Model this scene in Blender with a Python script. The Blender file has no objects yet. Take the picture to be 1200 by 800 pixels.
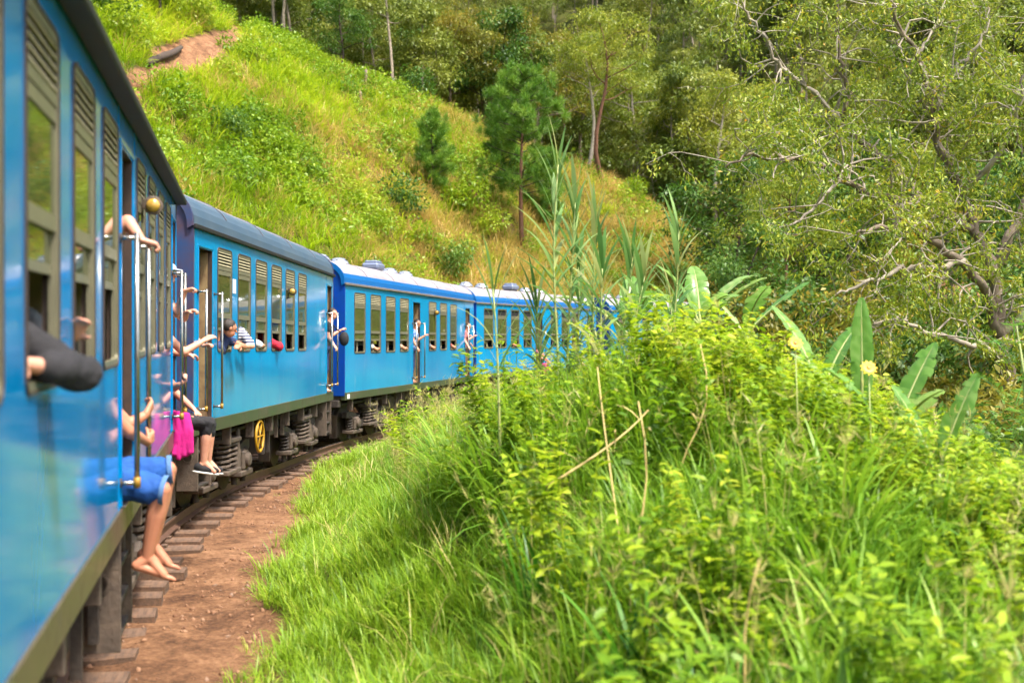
import bpy, math, random
import numpy as np
from mathutils import Vector, Matrix, Euler

R = math.radians
scene = bpy.context.scene
COL = scene.collection

# ------------------------------------------------------------------ camera
cam_d = bpy.data.cameras.new('camera')
cam_d.sensor_width = 36.0
cam_d.lens = 39.0
cam_d.shift_y = -10.0 / 1200.0
cam_d.clip_start = 0.05
cam_d.clip_end = 3000.0
cam_d.dof.use_dof = True
cam_d.dof.focus_distance = 17.0
cam_d.dof.aperture_fstop = 1.6
cam = bpy.data.objects.new('camera', cam_d)
cam.location = (0, 0, 2.3)
cam.rotation_euler = (R(90), 0, 0)
COL.objects.link(cam)
scene.camera = cam

# ------------------------------------------------------------------ light
SUN_EL, SUN_AZ = 63.0, 132.0          # azimuth clockwise from +Y
world = bpy.data.worlds.new('World')
scene.world = world
world.use_nodes = True
wn = world.node_tree
wn.nodes.clear()
wo = wn.nodes.new('ShaderNodeOutputWorld')
wb = wn.nodes.new('ShaderNodeBackground')
sky = wn.nodes.new('ShaderNodeTexSky')
sky.sky_type = 'NISHITA'
sky.sun_disc = False
sky.sun_elevation = R(SUN_EL)
sky.sun_rotation = R(SUN_AZ)
sky.air_density = 1.3
sky.dust_density = 5.0
sky.ozone_density = 1.0
wb.inputs['Strength'].default_value = 0.15
wn.links.new(sky.outputs[0], wb.inputs[0])
wn.links.new(wb.outputs[0], wo.inputs[0])

sun_d = bpy.data.lights.new('sun', 'SUN')
sun_d.energy = 3.1
sun_d.angle = R(8)
sun_d.color = (1.0, 0.95, 0.86)
sun = bpy.data.objects.new('sun', sun_d)
sv = Vector((math.sin(R(SUN_AZ)) * math.cos(R(SUN_EL)), math.cos(R(SUN_AZ)) * math.cos(R(SUN_EL)), math.sin(R(SUN_EL))))
sun.rotation_euler = sv.to_track_quat('Z', 'Y').to_euler()
sun.location = (20, -20, 40)
COL.objects.link(sun)

scene.view_settings.view_transform = 'Standard'
scene.view_settings.look = 'None'
scene.view_settings.exposure = 1.4
scene.view_settings.gamma = 1.0
scene.view_settings.use_curve_mapping = False
scene.cycles.max_bounces = 5
scene.cycles.diffuse_bounces = 2
scene.cycles.use_adaptive_sampling = True
scene.cycles.adaptive_threshold = 0.03
scene.cycles.glossy_bounces = 3
scene.cycles.transmission_bounces = 4
scene.cycles.transparent_max_bounces = 8
scene.cycles.caustics_reflective = False
scene.cycles.caustics_refractive = False
scene.cycles.use_denoising = True

# ------------------------------------------------------------------ helpers
def srgb(r, g, b):
    f = lambda c: (c / 255 / 12.92) if c / 255 <= 0.04045 else ((c / 255 + 0.055) / 1.055) ** 2.4
    return (f(r), f(g), f(b), 1.0)

MATS = {}

def nd(nt, kind, **kw):
    n = nt.nodes.new(kind)
    for k, v in kw.items():
        setattr(n, k, v)
    return n

def pmat(name, col, rough=0.5, metal=0.0, col2=None, scale=4.0, amount=0.6, bump=0.0, bscale=40.0,
         coat=0.0, spec=0.5, dirt=None, dirt_scale=3.0, dirt_lo=0.55, dirt_hi=0.75, stretch=None):
    """Principled material, two colours mixed by noise, optional dirt and fine relief."""
    m = bpy.data.materials.new(name)
    m.use_nodes = True
    nt = m.node_tree
    b = nt.nodes['Principled BSDF']
    b.inputs['Roughness'].default_value = rough
    b.inputs['Metallic'].default_value = metal
    b.inputs['Specular IOR Level'].default_value = spec
    b.inputs['Coat Weight'].default_value = coat
    b.inputs['Coat Roughness'].default_value = 0.04
    tc = nd(nt, 'ShaderNodeTexCoord')
    mp = nd(nt, 'ShaderNodeMapping')
    if stretch:
        mp.inputs['Scale'].default_value = stretch
    nt.links.new(tc.outputs['Object'], mp.inputs['Vector'])
    last = None
    rgb = nd(nt, 'ShaderNodeRGB')
    rgb.outputs[0].default_value = col
    last = rgb.outputs[0]
    if col2 is not None:
        nz = nd(nt, 'ShaderNodeTexNoise')
        nz.inputs['Scale'].default_value = scale
        nz.inputs['Detail'].default_value = 6
        nz.inputs['Roughness'].default_value = 0.65
        nt.links.new(mp.outputs[0], nz.inputs['Vector'])
        mr = nd(nt, 'ShaderNodeMapRange')
        mr.inputs['From Min'].default_value = 0.35
        mr.inputs['From Max'].default_value = 0.68
        mr.inputs['To Max'].default_value = amount
        nt.links.new(nz.outputs['Fac'], mr.inputs['Value'])
        mx = nd(nt, 'ShaderNodeMixRGB')
        mx.inputs[2].default_value = col2
        nt.links.new(mr.outputs[0], mx.inputs[0])
        nt.links.new(last, mx.inputs[1])
        last = mx.outputs[0]
    if dirt is not None:
        nz = nd(nt, 'ShaderNodeTexNoise')
        nz.inputs['Scale'].default_value = dirt_scale
        nz.inputs['Detail'].default_value = 8
        nz.inputs['Roughness'].default_value = 0.75
        nt.links.new(mp.outputs[0], nz.inputs['Vector'])
        mr = nd(nt, 'ShaderNodeMapRange')
        mr.inputs['From Min'].default_value = dirt_lo
        mr.inputs['From Max'].default_value = dirt_hi
        mr.inputs['To Max'].default_value = 0.8
        nt.links.new(nz.outputs['Fac'], mr.inputs['Value'])
        mx = nd(nt, 'ShaderNodeMixRGB')
        mx.inputs[2].default_value = dirt
        nt.links.new(mr.outputs[0], mx.inputs[0])
        nt.links.new(last, mx.inputs[1])
        last = mx.outputs[0]
        ma = nd(nt, 'ShaderNodeMath', operation='MULTIPLY_ADD')
        ma.inputs[1].default_value = 0.35
        ma.inputs[2].default_value = rough
        nt.links.new(mr.outputs[0], ma.inputs[0])
        nt.links.new(ma.outputs[0], b.inputs['Roughness'])
    nt.links.new(last, b.inputs['Base Color'])
    if bump:
        nb = nd(nt, 'ShaderNodeTexNoise')
        nb.inputs['Scale'].default_value = bscale
        nb.inputs['Detail'].default_value = 5
        nt.links.new(mp.outputs[0], nb.inputs['Vector'])
        bp = nd(nt, 'ShaderNodeBump')
        bp.inputs['Strength'].default_value = bump
        bp.inputs['Distance'].default_value = 0.02
        nt.links.new(nb.outputs['Fac'], bp.inputs['Height'])
        nt.links.new(bp.outputs[0], b.inputs['Normal'])
    MATS[name] = m
    return m

def leafmat(name, cols, trans=0.35, rough=0.45, use='geo', patch=0.0, patch_cols=None, pscale=0.12):
    """Foliage: colour ramp driven by a random tone stored on every leaf and, for scattered plants, on every plant."""
    m = bpy.data.materials.new(name)
    m.use_nodes = True
    nt = m.node_tree
    nt.nodes.clear()
    out = nd(nt, 'ShaderNodeOutputMaterial')
    at = nd(nt, 'ShaderNodeAttribute', attribute_name='tone')
    fac = at.outputs['Fac']
    if use == 'inst':
        ai = nd(nt, 'ShaderNodeAttribute', attribute_name='tint', attribute_type='INSTANCER')
        ma = nd(nt, 'ShaderNodeMath', operation='MULTIPLY_ADD')
        ma.inputs[1].default_value = 0.45
        mb = nd(nt, 'ShaderNodeMath', operation='MULTIPLY')
        mb.inputs[1].default_value = 0.55
        nt.links.new(ai.outputs['Fac'], mb.inputs[0])
        nt.links.new(fac, ma.inputs[0])
        nt.links.new(mb.outputs[0], ma.inputs[2])
        fac = ma.outputs[0]
    elif use == 'obj':
        oi = nd(nt, 'ShaderNodeObjectInfo')
        ma = nd(nt, 'ShaderNodeMath', operation='MULTIPLY_ADD')
        ma.inputs[1].default_value = 0.7
        mb = nd(nt, 'ShaderNodeMath', operation='MULTIPLY')
        mb.inputs[1].default_value = 0.3
        nt.links.new(oi.outputs['Random'], mb.inputs[0])
        nt.links.new(fac, ma.inputs[0])
        nt.links.new(mb.outputs[0], ma.inputs[2])
        fac = ma.outputs[0]
    rp = nd(nt, 'ShaderNodeValToRGB')
    el = rp.color_ramp.elements
    while len(el) < len(cols):
        el.new(0.5)
    for i, c in enumerate(cols):
        el[i].position = i / (len(cols) - 1)
        el[i].color = c
    nt.links.new(fac, rp.inputs[0])
    c = rp.outputs[0]
    df = nd(nt, 'ShaderNodeBsdfPrincipled')
    df.inputs['Roughness'].default_value = rough
    df.inputs['Specular IOR Level'].default_value = 0.35
    nt.links.new(c, df.inputs['Base Color'])
    tr = nd(nt, 'ShaderNodeBsdfTranslucent')
    hs = nd(nt, 'ShaderNodeHueSaturation')
    hs.inputs['Value'].default_value = 1.35
    hs.inputs['Hue'].default_value = 0.49
    nt.links.new(c, hs.inputs['Color'])
    nt.links.new(hs.outputs[0], tr.inputs[0])
    mx = nd(nt, 'ShaderNodeMixShader')
    mx.inputs[0].default_value = trans
    nt.links.new(df.outputs[0], mx.inputs[1])
    nt.links.new(tr.outputs[0], mx.inputs[2])
    nt.links.new(mx.outputs[0], out.inputs[0])
    MATS[name] = m
    return m

def np_mesh(name, V, F, tone=None, mat=None, smooth=False):
    """V (n,3); F list of int arrays, each (k, 3) or (k, 4)."""
    me = bpy.data.meshes.new(name)
    V = np.asarray(V, np.float32)
    Fs = [np.asarray(f, np.int32) for f in (F if isinstance(F, (list, tuple)) else [F]) if len(f)]
    loops = np.concatenate([f.ravel() for f in Fs]) if Fs else np.zeros(0, np.int32)
    tot = np.concatenate([np.full(len(f), f.shape[1], np.int32) for f in Fs]) if Fs else np.zeros(0, np.int32)
    me.vertices.add(len(V))
    me.vertices.foreach_set('co', V.ravel())
    if len(tot):
        me.loops.add(len(loops))
        me.loops.foreach_set('vertex_index', loops)
        me.polygons.add(len(tot))
        st = np.concatenate([[0], np.cumsum(tot)[:-1]]).astype(np.int32)
        me.polygons.foreach_set('loop_start', st)
        if smooth:
            me.polygons.foreach_set('use_smooth', np.ones(len(tot), bool))
    if tone is not None:
        a = me.attributes.new('tone', 'FLOAT', 'POINT')
        a.data.foreach_set('value', np.asarray(tone, np.float32))
    if mat is not None:
        me.materials.append(mat)
    me.update(calc_edges=True)
    return me

def link(name, me, parent=None, loc=None):
    o = bpy.data.objects.new(name, me)
    COL.objects.link(o)
    if parent is not None:
        o.parent = parent
    if loc is not None:
        o.location = loc
    return o

def tag(o, label=None, cat=None, group=None, kind=None):
    if label: o['label'] = label
    if cat: o['category'] = cat
    if group: o['group'] = group
    if kind: o['kind'] = kind
    return o

def empty(name, loc=(0, 0, 0), label=None, cat=None, group=None):
    o = bpy.data.objects.new(name, None)
    o.empty_display_size = 0.2
    COL.objects.link(o)
    o.location = loc
    return tag(o, label, cat, group)

def copy_tree(o, parent=None):
    c = o.copy()
    COL.objects.link(c)
    c.parent = parent
    for ch in o.children:
        copy_tree(ch, c)
    return c

class MB:
    """Collects shapes for ONE mesh."""
    def __init__(s):
        s.v, s.f, s.m = [], [], []
    def add(s, vs, fs, mi=0):
        n = len(s.v)
        s.v += [tuple(p) for p in vs]
        s.f += [tuple(n + i for i in q) for q in fs]
        s.m += [mi] * len(fs)
    def box(s, x0, x1, y0, y1, z0, z1, mi=0, M=None):
        vs = [(x, y, z) for z in (z0, z1) for y in (y0, y1) for x in (x0, x1)]
        if M is not None:
            vs = [M @ Vector(p) for p in vs]
        s.add(vs, [(0, 2, 3, 1), (4, 5, 7, 6), (0, 1, 5, 4), (2, 6, 7, 3), (0, 4, 6, 2), (1, 3, 7, 5)], mi)
    def cbox(s, x0, x1, y0, y1, z0, z1, c=0.01, mi=0):
        """box with its twelve edges chamfered"""
        X, Y, Z = (x0, x1), (y0, y1), (z0, z1)
        vs, idx = [], {}
        for i in (0, 1):
            for j in (0, 1):
                for k in (0, 1):
                    sx, sy, sz = 1 - 2 * i, 1 - 2 * j, 1 - 2 * k
                    for a in range(3):
                        p = [X[i] + sx * c, Y[j] + sy * c, Z[k] + sz * c]
                        p[a] = (X[i], Y[j], Z[k])[a]
                        idx[(i, j, k, a)] = len(vs)
                        vs.append(p)
        fs = []
        for a in range(3):
            for e in (0, 1):
                q = []
                for (u, w) in ((0, 0), (1, 0), (1, 1), (0, 1)):
                    ijk = [0, 0, 0]; ijk[a] = e; ijk[(a + 1) % 3] = u; ijk[(a + 2) % 3] = w
                    q.append(idx[(*ijk, a)])
                fs.append(tuple(q if e else q[::-1]))
        for a in range(3):
            b, c2 = (a + 1) % 3, (a + 2) % 3
            for u in (0, 1):
                for w in (0, 1):
                    i0 = [0, 0, 0]; i0[b] = u; i0[c2] = w
                    i1 = list(i0); i1[a] = 1
                    q = [idx[(*i0, b)], idx[(*i1, b)], idx[(*i1, c2)], idx[(*i0, c2)]]
                    fs.append(tuple(q if u != w else q[::-1]))
        for i in (0, 1):
            for j in (0, 1):
                for k in (0, 1):
                    q = (idx[(i, j, k, 0)], idx[(i, j, k, 1)], idx[(i, j, k, 2)])
                    fs.append(q if (i + j + k) % 2 else q[::-1])
        s.add(vs, fs, mi)
    def tube(s, pts, rad, n=8, mi=0, cap=True):
        pts = [Vector(p) for p in pts]
        if not hasattr(rad, '__len__'):
            rad = [rad] * len(pts)
        vs, fs = [], []
        t0 = (pts[1] - pts[0]).normalized()
        up = Vector((0, 0, 1)) if abs(t0.z) < 0.9 else Vector((1, 0, 0))
        u = t0.cross(up).normalized()
        for i, p in enumerate(pts):
            t = (pts[min(i + 1, len(pts) - 1)] - pts[max(i - 1, 0)])
            t = t.normalized() if t.length > 1e-9 else t0
            u = (u - t * u.dot(t))
            u = u.normalized() if u.length > 1e-6 else t.orthogonal().normalized()
            w = t.cross(u)
            for k in range(n):
                a = 2 * math.pi * k / n
                vs.append(p + (u * math.cos(a) + w * math.sin(a)) * rad[i])
        for i in range(len(pts) - 1):
            for k in range(n):
                a, b = i * n + k, i * n + (k + 1) % n
                fs.append((a, b, b + n, a + n))
        if cap:
            fs.append(tuple(range(n))[::-1])
            fs.append(tuple(range((len(pts) - 1) * n, len(pts) * n)))
        s.add(vs, fs, mi)
    def lathe(s, prof, M=None, n=20, mi=0):
        """profile [(r, h)] about local Z, placed by matrix M"""
        vs, fs = [], []
        for r, h in prof:
            for k in range(n):
                a = 2 * math.pi * k / n
                p = Vector((r * math.cos(a), r * math.sin(a), h))
                vs.append(M @ p if M is not None else p)
        for i in range(len(prof) - 1):
            for k in range(n):
                a, b = i * n + k, i * n + (k + 1) % n
                fs.append((a, b, b + n, a + n))
        fs.append(tuple(range(n))[::-1])
        fs.append(tuple(range((len(prof) - 1) * n, len(prof) * n)))
        s.add(vs, fs, mi)
    def ell(s, c, rx, ry, rz, M=None, nu=14, nv=9, mi=0):
        vs, fs = [], []
        c = Vector(c)
        for j in range(nv + 1):
            th = math.pi * j / nv
            for i in range(nu):
                ph = 2 * math.pi * i / nu
                p = Vector((rx * math.sin(th) * math.cos(ph), ry * math.sin(th) * math.sin(ph), rz * math.cos(th)))
                vs.append(c + (M @ p if M is not None else p))
        for j in range(nv):
            for i in range(nu):
                a, b = j * nu + i, j * nu + (i + 1) % nu
                fs.append((a, a + nu, b + nu, b))
        s.add(vs, fs, mi)
    def caps(s, p0, r0, p1, r1, n=12, mi=0):
        """tapered limb with rounded ends"""
        p0, p1 = Vector(p0), Vector(p1)
        d = p1 - p0
        L = d.length
        if L < 1e-6:
            return s.ell(p0, r0, r0, r0)
        q = d.to_track_quat('Z', 'Y').to_matrix().to_4x4()
        M = Matrix.Translation(p0) @ q
        prof = [(r0 * math.cos(a) + 1e-4, -r0 * math.sin(a)) for a in (1.55, 1.2, 0.8, 0.4)] + [(r0, 0), (r1, L)]
        prof += [(r1 * math.cos(a) + 1e-4, L + r1 * math.sin(a)) for a in (0.4, 0.8, 1.2, 1.55)]
        s.lathe(prof, M, n, mi)
    def data(s, name, mats=(), smooth=False):
        me = bpy.data.meshes.new(name)
        me.from_pydata(s.v, [], s.f)
        for m in mats:
            me.materials.append(m)
        if len(mats) > 1:
            me.polygons.foreach_set('material_index', s.m)
        if smooth:
            me.polygons.foreach_set('use_smooth', [True] * len(me.polygons))
        me.update()
        return me
    def build(s, name, mat=None, parent=None, smooth=False, loc=None):
        mats = mat if isinstance(mat, (list, tuple)) else ([mat] if mat else [])
        o = link(name, s.data(name, mats, smooth), parent, loc)
        if smooth == 'auto':
            pass
        return o

def rotz(a): return Matrix.Rotation(a, 4, 'Z')
def T(x, y, z): return Matrix.Translation((x, y, z))

# ------------------------------------------------------------------ train line: both ends of each coach's right-hand lower edge
COACH = [
    ((-0.0286, -3.0, 0.981), (-3.677, 12.15, 1.12)),
    ((-3.944, 13.71, 1.019), (-3.77, 23.34, 0.894)),
    ((-3.74, 24.80, 0.793), (-1.27, 36.70, 0.72)),
    ((-1.224, 37.90, 0.72), (3.72, 49.00, 0.70)),
    ((4.45, 50.20, 0.70), (11.60, 60.03, 0.70)),
]
BODY_W = 2.7
RAIL_DROP = 1.05      # body edge above rail head
def _centre():
    P = []
    for A, B in COACH:
        A, B = Vector(A), Vector(B)
        d = (B - A); L = d.length; d.normalize()
        lft = Vector((-d.y, d.x, 0)).normalized()
        for t in (2.2, L - 2.2):
            P.append(A + d * t + lft * BODY_W / 2 - Vector((0, 0, RAIL_DROP)))
    zs = [-0.07, 0.0, -0.03, -0.14, -0.24, -0.30, -0.33, -0.34, -0.35, -0.35]
    for p, z in zip(P, zs):
        p.z = z
    d0 = (P[0] - P[1]).normalized()
    P = [P[0] + d0 * 14] + P + [Vector((21.5, 69.0, -0.35)), Vector((34, 76, -0.35)), Vector((52, 80, -0.35)), Vector((85, 83, -0.35)), Vector((120, 80, -0.35)), Vector((150, 70, -0.35))]
    out = []
    for i in range(1, len(P) - 2):
        p0, p1, p2, p3 = P[i - 1], P[i], P[i + 1], P[i + 2]
        for k in range(16):
            t = k / 16
            out.append(0.5 * ((2 * p1) + (p2 - p0) * t + (2 * p0 - 5 * p1 + 4 * p2 - p3) * t * t + (3 * p1 - p0 - 3 * p2 + p3) * t ** 3))
    out = [P[0] + (P[1] - P[0]) * (k / 12) for k in range(12)] + out
    return np.array([tuple(p) for p in out])
CL = _centre()
# resample evenly
_sl = np.concatenate([[0], np.cumsum(np.linalg.norm(np.diff(CL, axis=0), axis=1))])
_n = int(_sl[-1] / 0.4)
_tt = np.linspace(0, _sl[-1], _n)
CL = np.stack([np.interp(_tt, _sl, CL[:, k]) for k in range(3)], 1)
CLT = np.gradient(CL, axis=0); CLT[:, 2] = 0
CLT /= np.linalg.norm(CLT, axis=1)[:, None]

def near_line(X, Y):
    """signed offset from the track's centre line (positive to the right) and index of the nearest point"""
    X = np.asarray(X, float).ravel(); Y = np.asarray(Y, float).ravel()
    idx = np.zeros(len(X), int); r = np.zeros(len(X))
    for a in range(0, len(X), 4000):
        b = slice(a, a + 4000)
        d2 = (X[b, None] - CL[None, :, 0]) ** 2 + (Y[b, None] - CL[None, :, 1]) ** 2
        i = d2.argmin(1)
        idx[b] = i
        dx, dy = X[b] - CL[i, 0], Y[b] - CL[i, 1]
        side = dx * CLT[i, 1] - dy * CLT[i, 0]
        r[b] = np.sign(side) * np.sqrt(d2[np.arange(len(i)), i])
    return r, idx

def vnoise(X, Y, sc, seed=0):
    """smooth value noise, -1..1"""
    x = np.asarray(X) / sc + seed * 17.3; y = np.asarray(Y) / sc + seed * 5.9
    xi, yi = np.floor(x).astype(int), np.floor(y).astype(int)
    fx, fy = x - xi, y - yi
    fx, fy = fx * fx * (3 - 2 * fx), fy * fy * (3 - 2 * fy)
    def h(a, b):
        n = (a * 374761393 + b * 668265263 + seed * 1442695) & 0x7fffffff
        n = ((n ^ (n >> 13)) * 1274126177) & 0x7fffffff
        return ((n ^ (n >> 16)) & 0xffff) / 32767.5 - 1
    return (h(xi, yi) * (1 - fx) + h(xi + 1, yi) * fx) * (1 - fy) + (h(xi, yi + 1) * (1 - fx) + h(xi + 1, yi + 1) * fx) * fy

def sstep(a, b, x):
    t = np.clip((x - a) / (b - a), 0, 1)
    return t * t * (3 - 2 * t)

def edge_r(yc):
    """where the trodden earth gives way to grass"""
    return np.interp(yc, [-20, 3, 9, 13, 17, 21, 26, 40], [2.35, 2.35, 2.4, 2.4, 2.05, 1.65, 1.45, 1.45])

def bank_z(yc):
    """height of the bank's crest above the track bed along the line"""
    return np.interp(yc, [-20, 2, 4, 6, 8, 9.5, 12, 16, 20, 30, 45], [0.5, 0.5, 0.7, 1.4, 1.72, 1.65, 1.1, 0.75, 0.55, 0.4, 0.2])

def ground(X, Y):
    shp = np.shape(X)
    X = np.asarray(X, float).ravel(); Y = np.asarray(Y, float).ravel()
    r, i = near_line(X, Y)
    yc, zt = CL[i, 1], CL[i, 2]
    z = zt - 0.238 + 0.016 * vnoise(X, Y, .55, 12)
    # hill on the outer (left) side
    d = np.clip(-r - 2.5, 0, None)
    rise = 0.90 * d + 1.3 * np.tanh(d / 3) * vnoise(X, Y, 7, 1) * np.clip(d / 5, 0, 1) + 0.5 * vnoise(X, Y, 2.6, 2) * np.clip(d / 3, 0, 1)
    crest = np.interp(X, [-120, -60, -30, -18, -11, -2, 6, 11, 15, 20, 27, 45], [48, 36, 28.5, 24, 21, 18, 14.8, 11.5, 8.6, 5.5, 2, -2]) + 1.0 * vnoise(X, Y, 9, 3)
    k = 0.55
    hill = -np.log(np.exp(-np.clip(rise, -5, 80) * k) + np.exp(-np.clip(crest, -10, 80) * k)) / k
    hill = np.where(d > 0, hill + np.log(2) / k * np.exp(-d) * 0, 0)
    hill = np.minimum(hill, rise)
    # bank on the inner (right) side
    e = edge_r(yc) + 0.25 * vnoise(X, Y, 1.7, 4)
    bz = bank_z(yc)
    bank = bz * sstep(e - 0.1, e + 3.5, r) + 0.10 * sstep(e, e + 1, r) * vnoise(X, Y, 0.9, 5) + 0.15 * sstep(e, e + 2, r) * vnoise(X, Y, 2.4, 6)
    fall = -2.6 * sstep(5.0, 12.5, r)
    z = z + np.where(r < 0, hill, bank + fall)
    z += 0.018 * vnoise(X, Y, 0.35, 7) + .03 * vnoise(X, Y, 1.1, 13) * (np.abs(r) > 1.2)
    # wooded slope across the valley
    y0 = np.interp(X, [-60, 0, 12, 30, 80], [120, 112, 100, 62, 50])
    far = 0.55 * (Y - y0) + 3 * vnoise(X, Y, 30, 8)
    z = np.where(Y > y0, np.maximum(z, np.where(far > -2, far, -50)), z)
    return z.reshape(shp)

def hit(px, py, y0=6.0, y1=300.0):
    """point of the ground seen along a sight line of the photograph"""
    dx, dz = (px - 600) / 1300, (390 - py) / 1300
    Ys = np.arange(y0, y1, 0.15)
    g = ground(dx * Ys, Ys)
    below = np.where(2.3 + dz * Ys < g)[0]
    Yh = Ys[below[0]] if len(below) else y1
    return Vector((dx * Yh, Yh, float(ground(np.array([dx * Yh]), np.array([Yh]))[0])))

def gz(x, y):
    return float(ground(np.array([x]), np.array([y]))[0])
# ------------------------------------------------------------------ materials
BLUE = pmat('blue_paint', srgb(0, 126, 182), 0.08, col2=srgb(0, 108, 172), scale=1.3, amount=0.7, coat=0.0, spec=0.32, bump=0.05, bscale=2.2,
            dirt=srgb(70, 130, 165), dirt_scale=2.2, dirt_lo=0.56, dirt_hi=0.95, stretch=(1, 1, 0.35))
CYAN = pmat('cyan_paint', srgb(0, 136, 184), 0.12, col2=srgb(0, 114, 168), scale=1.2, amount=0.7, coat=0.1, bump=0.05, bscale=2.0,
            dirt=srgb(110, 165, 190), dirt_scale=2.4, dirt_lo=0.57, dirt_hi=0.95, stretch=(1, 1, 0.3))
DEEP = pmat('deep_blue_paint', srgb(10, 62, 160), 0.3, col2=srgb(20, 70, 130), scale=3, amount=0.7, dirt=srgb(70, 66, 70), dirt_scale=2.5, dirt_lo=0.6, dirt_hi=0.95)
OLDBLUE = pmat('weathered_blue_paint', srgb(38, 66, 110), 0.45, col2=srgb(82, 56, 58), scale=2.2, amount=0.9, dirt=srgb(60, 50, 50), dirt_scale=3)
COVE = pmat('cove_blue_paint', srgb(6, 92, 158), 0.3, col2=srgb(20, 92, 160), scale=2, amount=0.6, dirt=srgb(90, 100, 120), dirt_scale=3, dirt_lo=0.6, dirt_hi=1.0)
ROOFL = pmat('pale_roof_paint', srgb(150, 144, 150), 0.6, col2=srgb(122, 116, 120), scale=1.8, amount=0.8, dirt=srgb(96, 84, 80), dirt_scale=2.5, dirt_lo=0.52, dirt_hi=0.9, stretch=(0.5, 1, 1), bump=0.1, bscale=18)
ROOFD = pmat('grey_roof_paint', srgb(98, 102, 112), 0.5, col2=srgb(118, 114, 116), scale=1.6, amount=0.9, dirt=srgb(70, 62, 60), dirt_scale=3, stretch=(0.5, 1, 1), bump=0.1, bscale=18)
ROOFC = pmat('grey_blue_roof_side', srgb(62, 84, 106), 0.38, col2=srgb(80, 96, 112), scale=1.6, amount=0.9, dirt=srgb(96, 96, 100), dirt_scale=3, dirt_lo=0.6, dirt_hi=1)
GUTTER = pmat('dark_gutter', srgb(17, 17, 19), 0.6, col2=srgb(34, 31, 30), scale=6, amount=0.7)  # dark brown taken near black: the shade under the eaves is in the colour
GUTTERL = pmat('pale_gutter', srgb(120, 112, 110), 0.5, col2=srgb(90, 84, 82), scale=6, amount=0.7)
SKIRT = pmat('dark_green_solebar', srgb(52, 68, 42), 0.5, col2=srgb(70, 66, 50), scale=2.5, amount=0.9, dirt=srgb(96, 84, 68), dirt_scale=3.5, dirt_lo=0.5, dirt_hi=0.8)
SKIRTB = pmat('brown_solebar', srgb(84, 74, 58), 0.35, col2=srgb(66, 66, 48), scale=2.0, amount=0.9, dirt=srgb(104, 90, 72), dirt_scale=3.5, dirt_lo=0.5, dirt_hi=0.8)
OLIVE = pmat('olive_grey_frame', srgb(122, 118, 96), 0.4, col2=srgb(104, 102, 84), scale=5, amount=0.8, metal=0.2)
BROWN = pmat('brown_rubber_edge', srgb(72, 56, 50), 0.5, col2=srgb(54, 44, 40), scale=8, amount=0.8)
SLAT = pmat('pale_louvre', srgb(172, 164, 134), 0.4, col2=srgb(146, 138, 112), scale=9, amount=0.8)
CREAM = pmat('cream_interior', srgb(176, 164, 140), 0.5, col2=srgb(150, 138, 116), scale=2.5, amount=0.8)
TAN = pmat('tan_door_edge', srgb(150, 128, 92), 0.45, col2=srgb(104, 78, 58), scale=6, amount=0.9)
DARK = pmat('dark_void', srgb(22, 20, 20), 0.8)
FLOORM = pmat('coach_floor', srgb(70, 66, 62), 0.7)
SEATM = pmat('blue_seat', srgb(30, 52, 92), 0.6)
STEEL = pmat('steel_rail', srgb(168, 166, 160), 0.22, metal=0.9, col2=srgb(120, 116, 110), scale=14, amount=0.6)
BRASS = pmat('yellow_brass', srgb(150, 112, 34), 0.5, metal=0.2)
CHROME = pmat('pale_metal', srgb(186, 190, 196), 0.25, metal=0.7, col2=srgb(150, 152, 158), scale=9, amount=0.6)
GREYBOX = pmat('blue_grey_metal', srgb(112, 122, 146), 0.4, metal=0.2)
IRON = pmat('grimy_iron', srgb(58, 50, 44), 0.7, col2=srgb(38, 33, 31), scale=7, amount=0.95, dirt=srgb(96, 78, 62), dirt_scale=5, dirt_lo=0.52, dirt_hi=0.8, bump=0.3, bscale=30)
IRONL = pmat('dusty_iron', srgb(92, 78, 66), 0.7, col2=srgb(56, 48, 42), scale=6, amount=0.9, bump=0.3, bscale=30)
RUST = pmat('rail_steel', srgb(92, 66, 52), 0.55, col2=srgb(66, 46, 38), scale=12, amount=0.9, bump=0.2, bscale=50)
RAILTOP = pmat('worn_rail_head', srgb(150, 142, 134), 0.25, metal=0.8)
WOOD = pmat('weathered_sleeper', srgb(116, 90, 72), 0.85, col2=srgb(74, 57, 46), scale=5, amount=0.95, bump=0.6, bscale=26, stretch=(6, 1, 6), dirt=srgb(140, 104, 78), dirt_scale=3, dirt_lo=0.5, dirt_hi=0.75)
YELLOW = pmat('yellow_paint', srgb(176, 132, 20), 0.5, col2=srgb(130, 96, 26), scale=10)
WHITE = pmat('white_plate', srgb(214, 214, 210), 0.5)
LENS = pmat('amber_lens', srgb(176, 140, 60), 0.12, coat=0.8)

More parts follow.
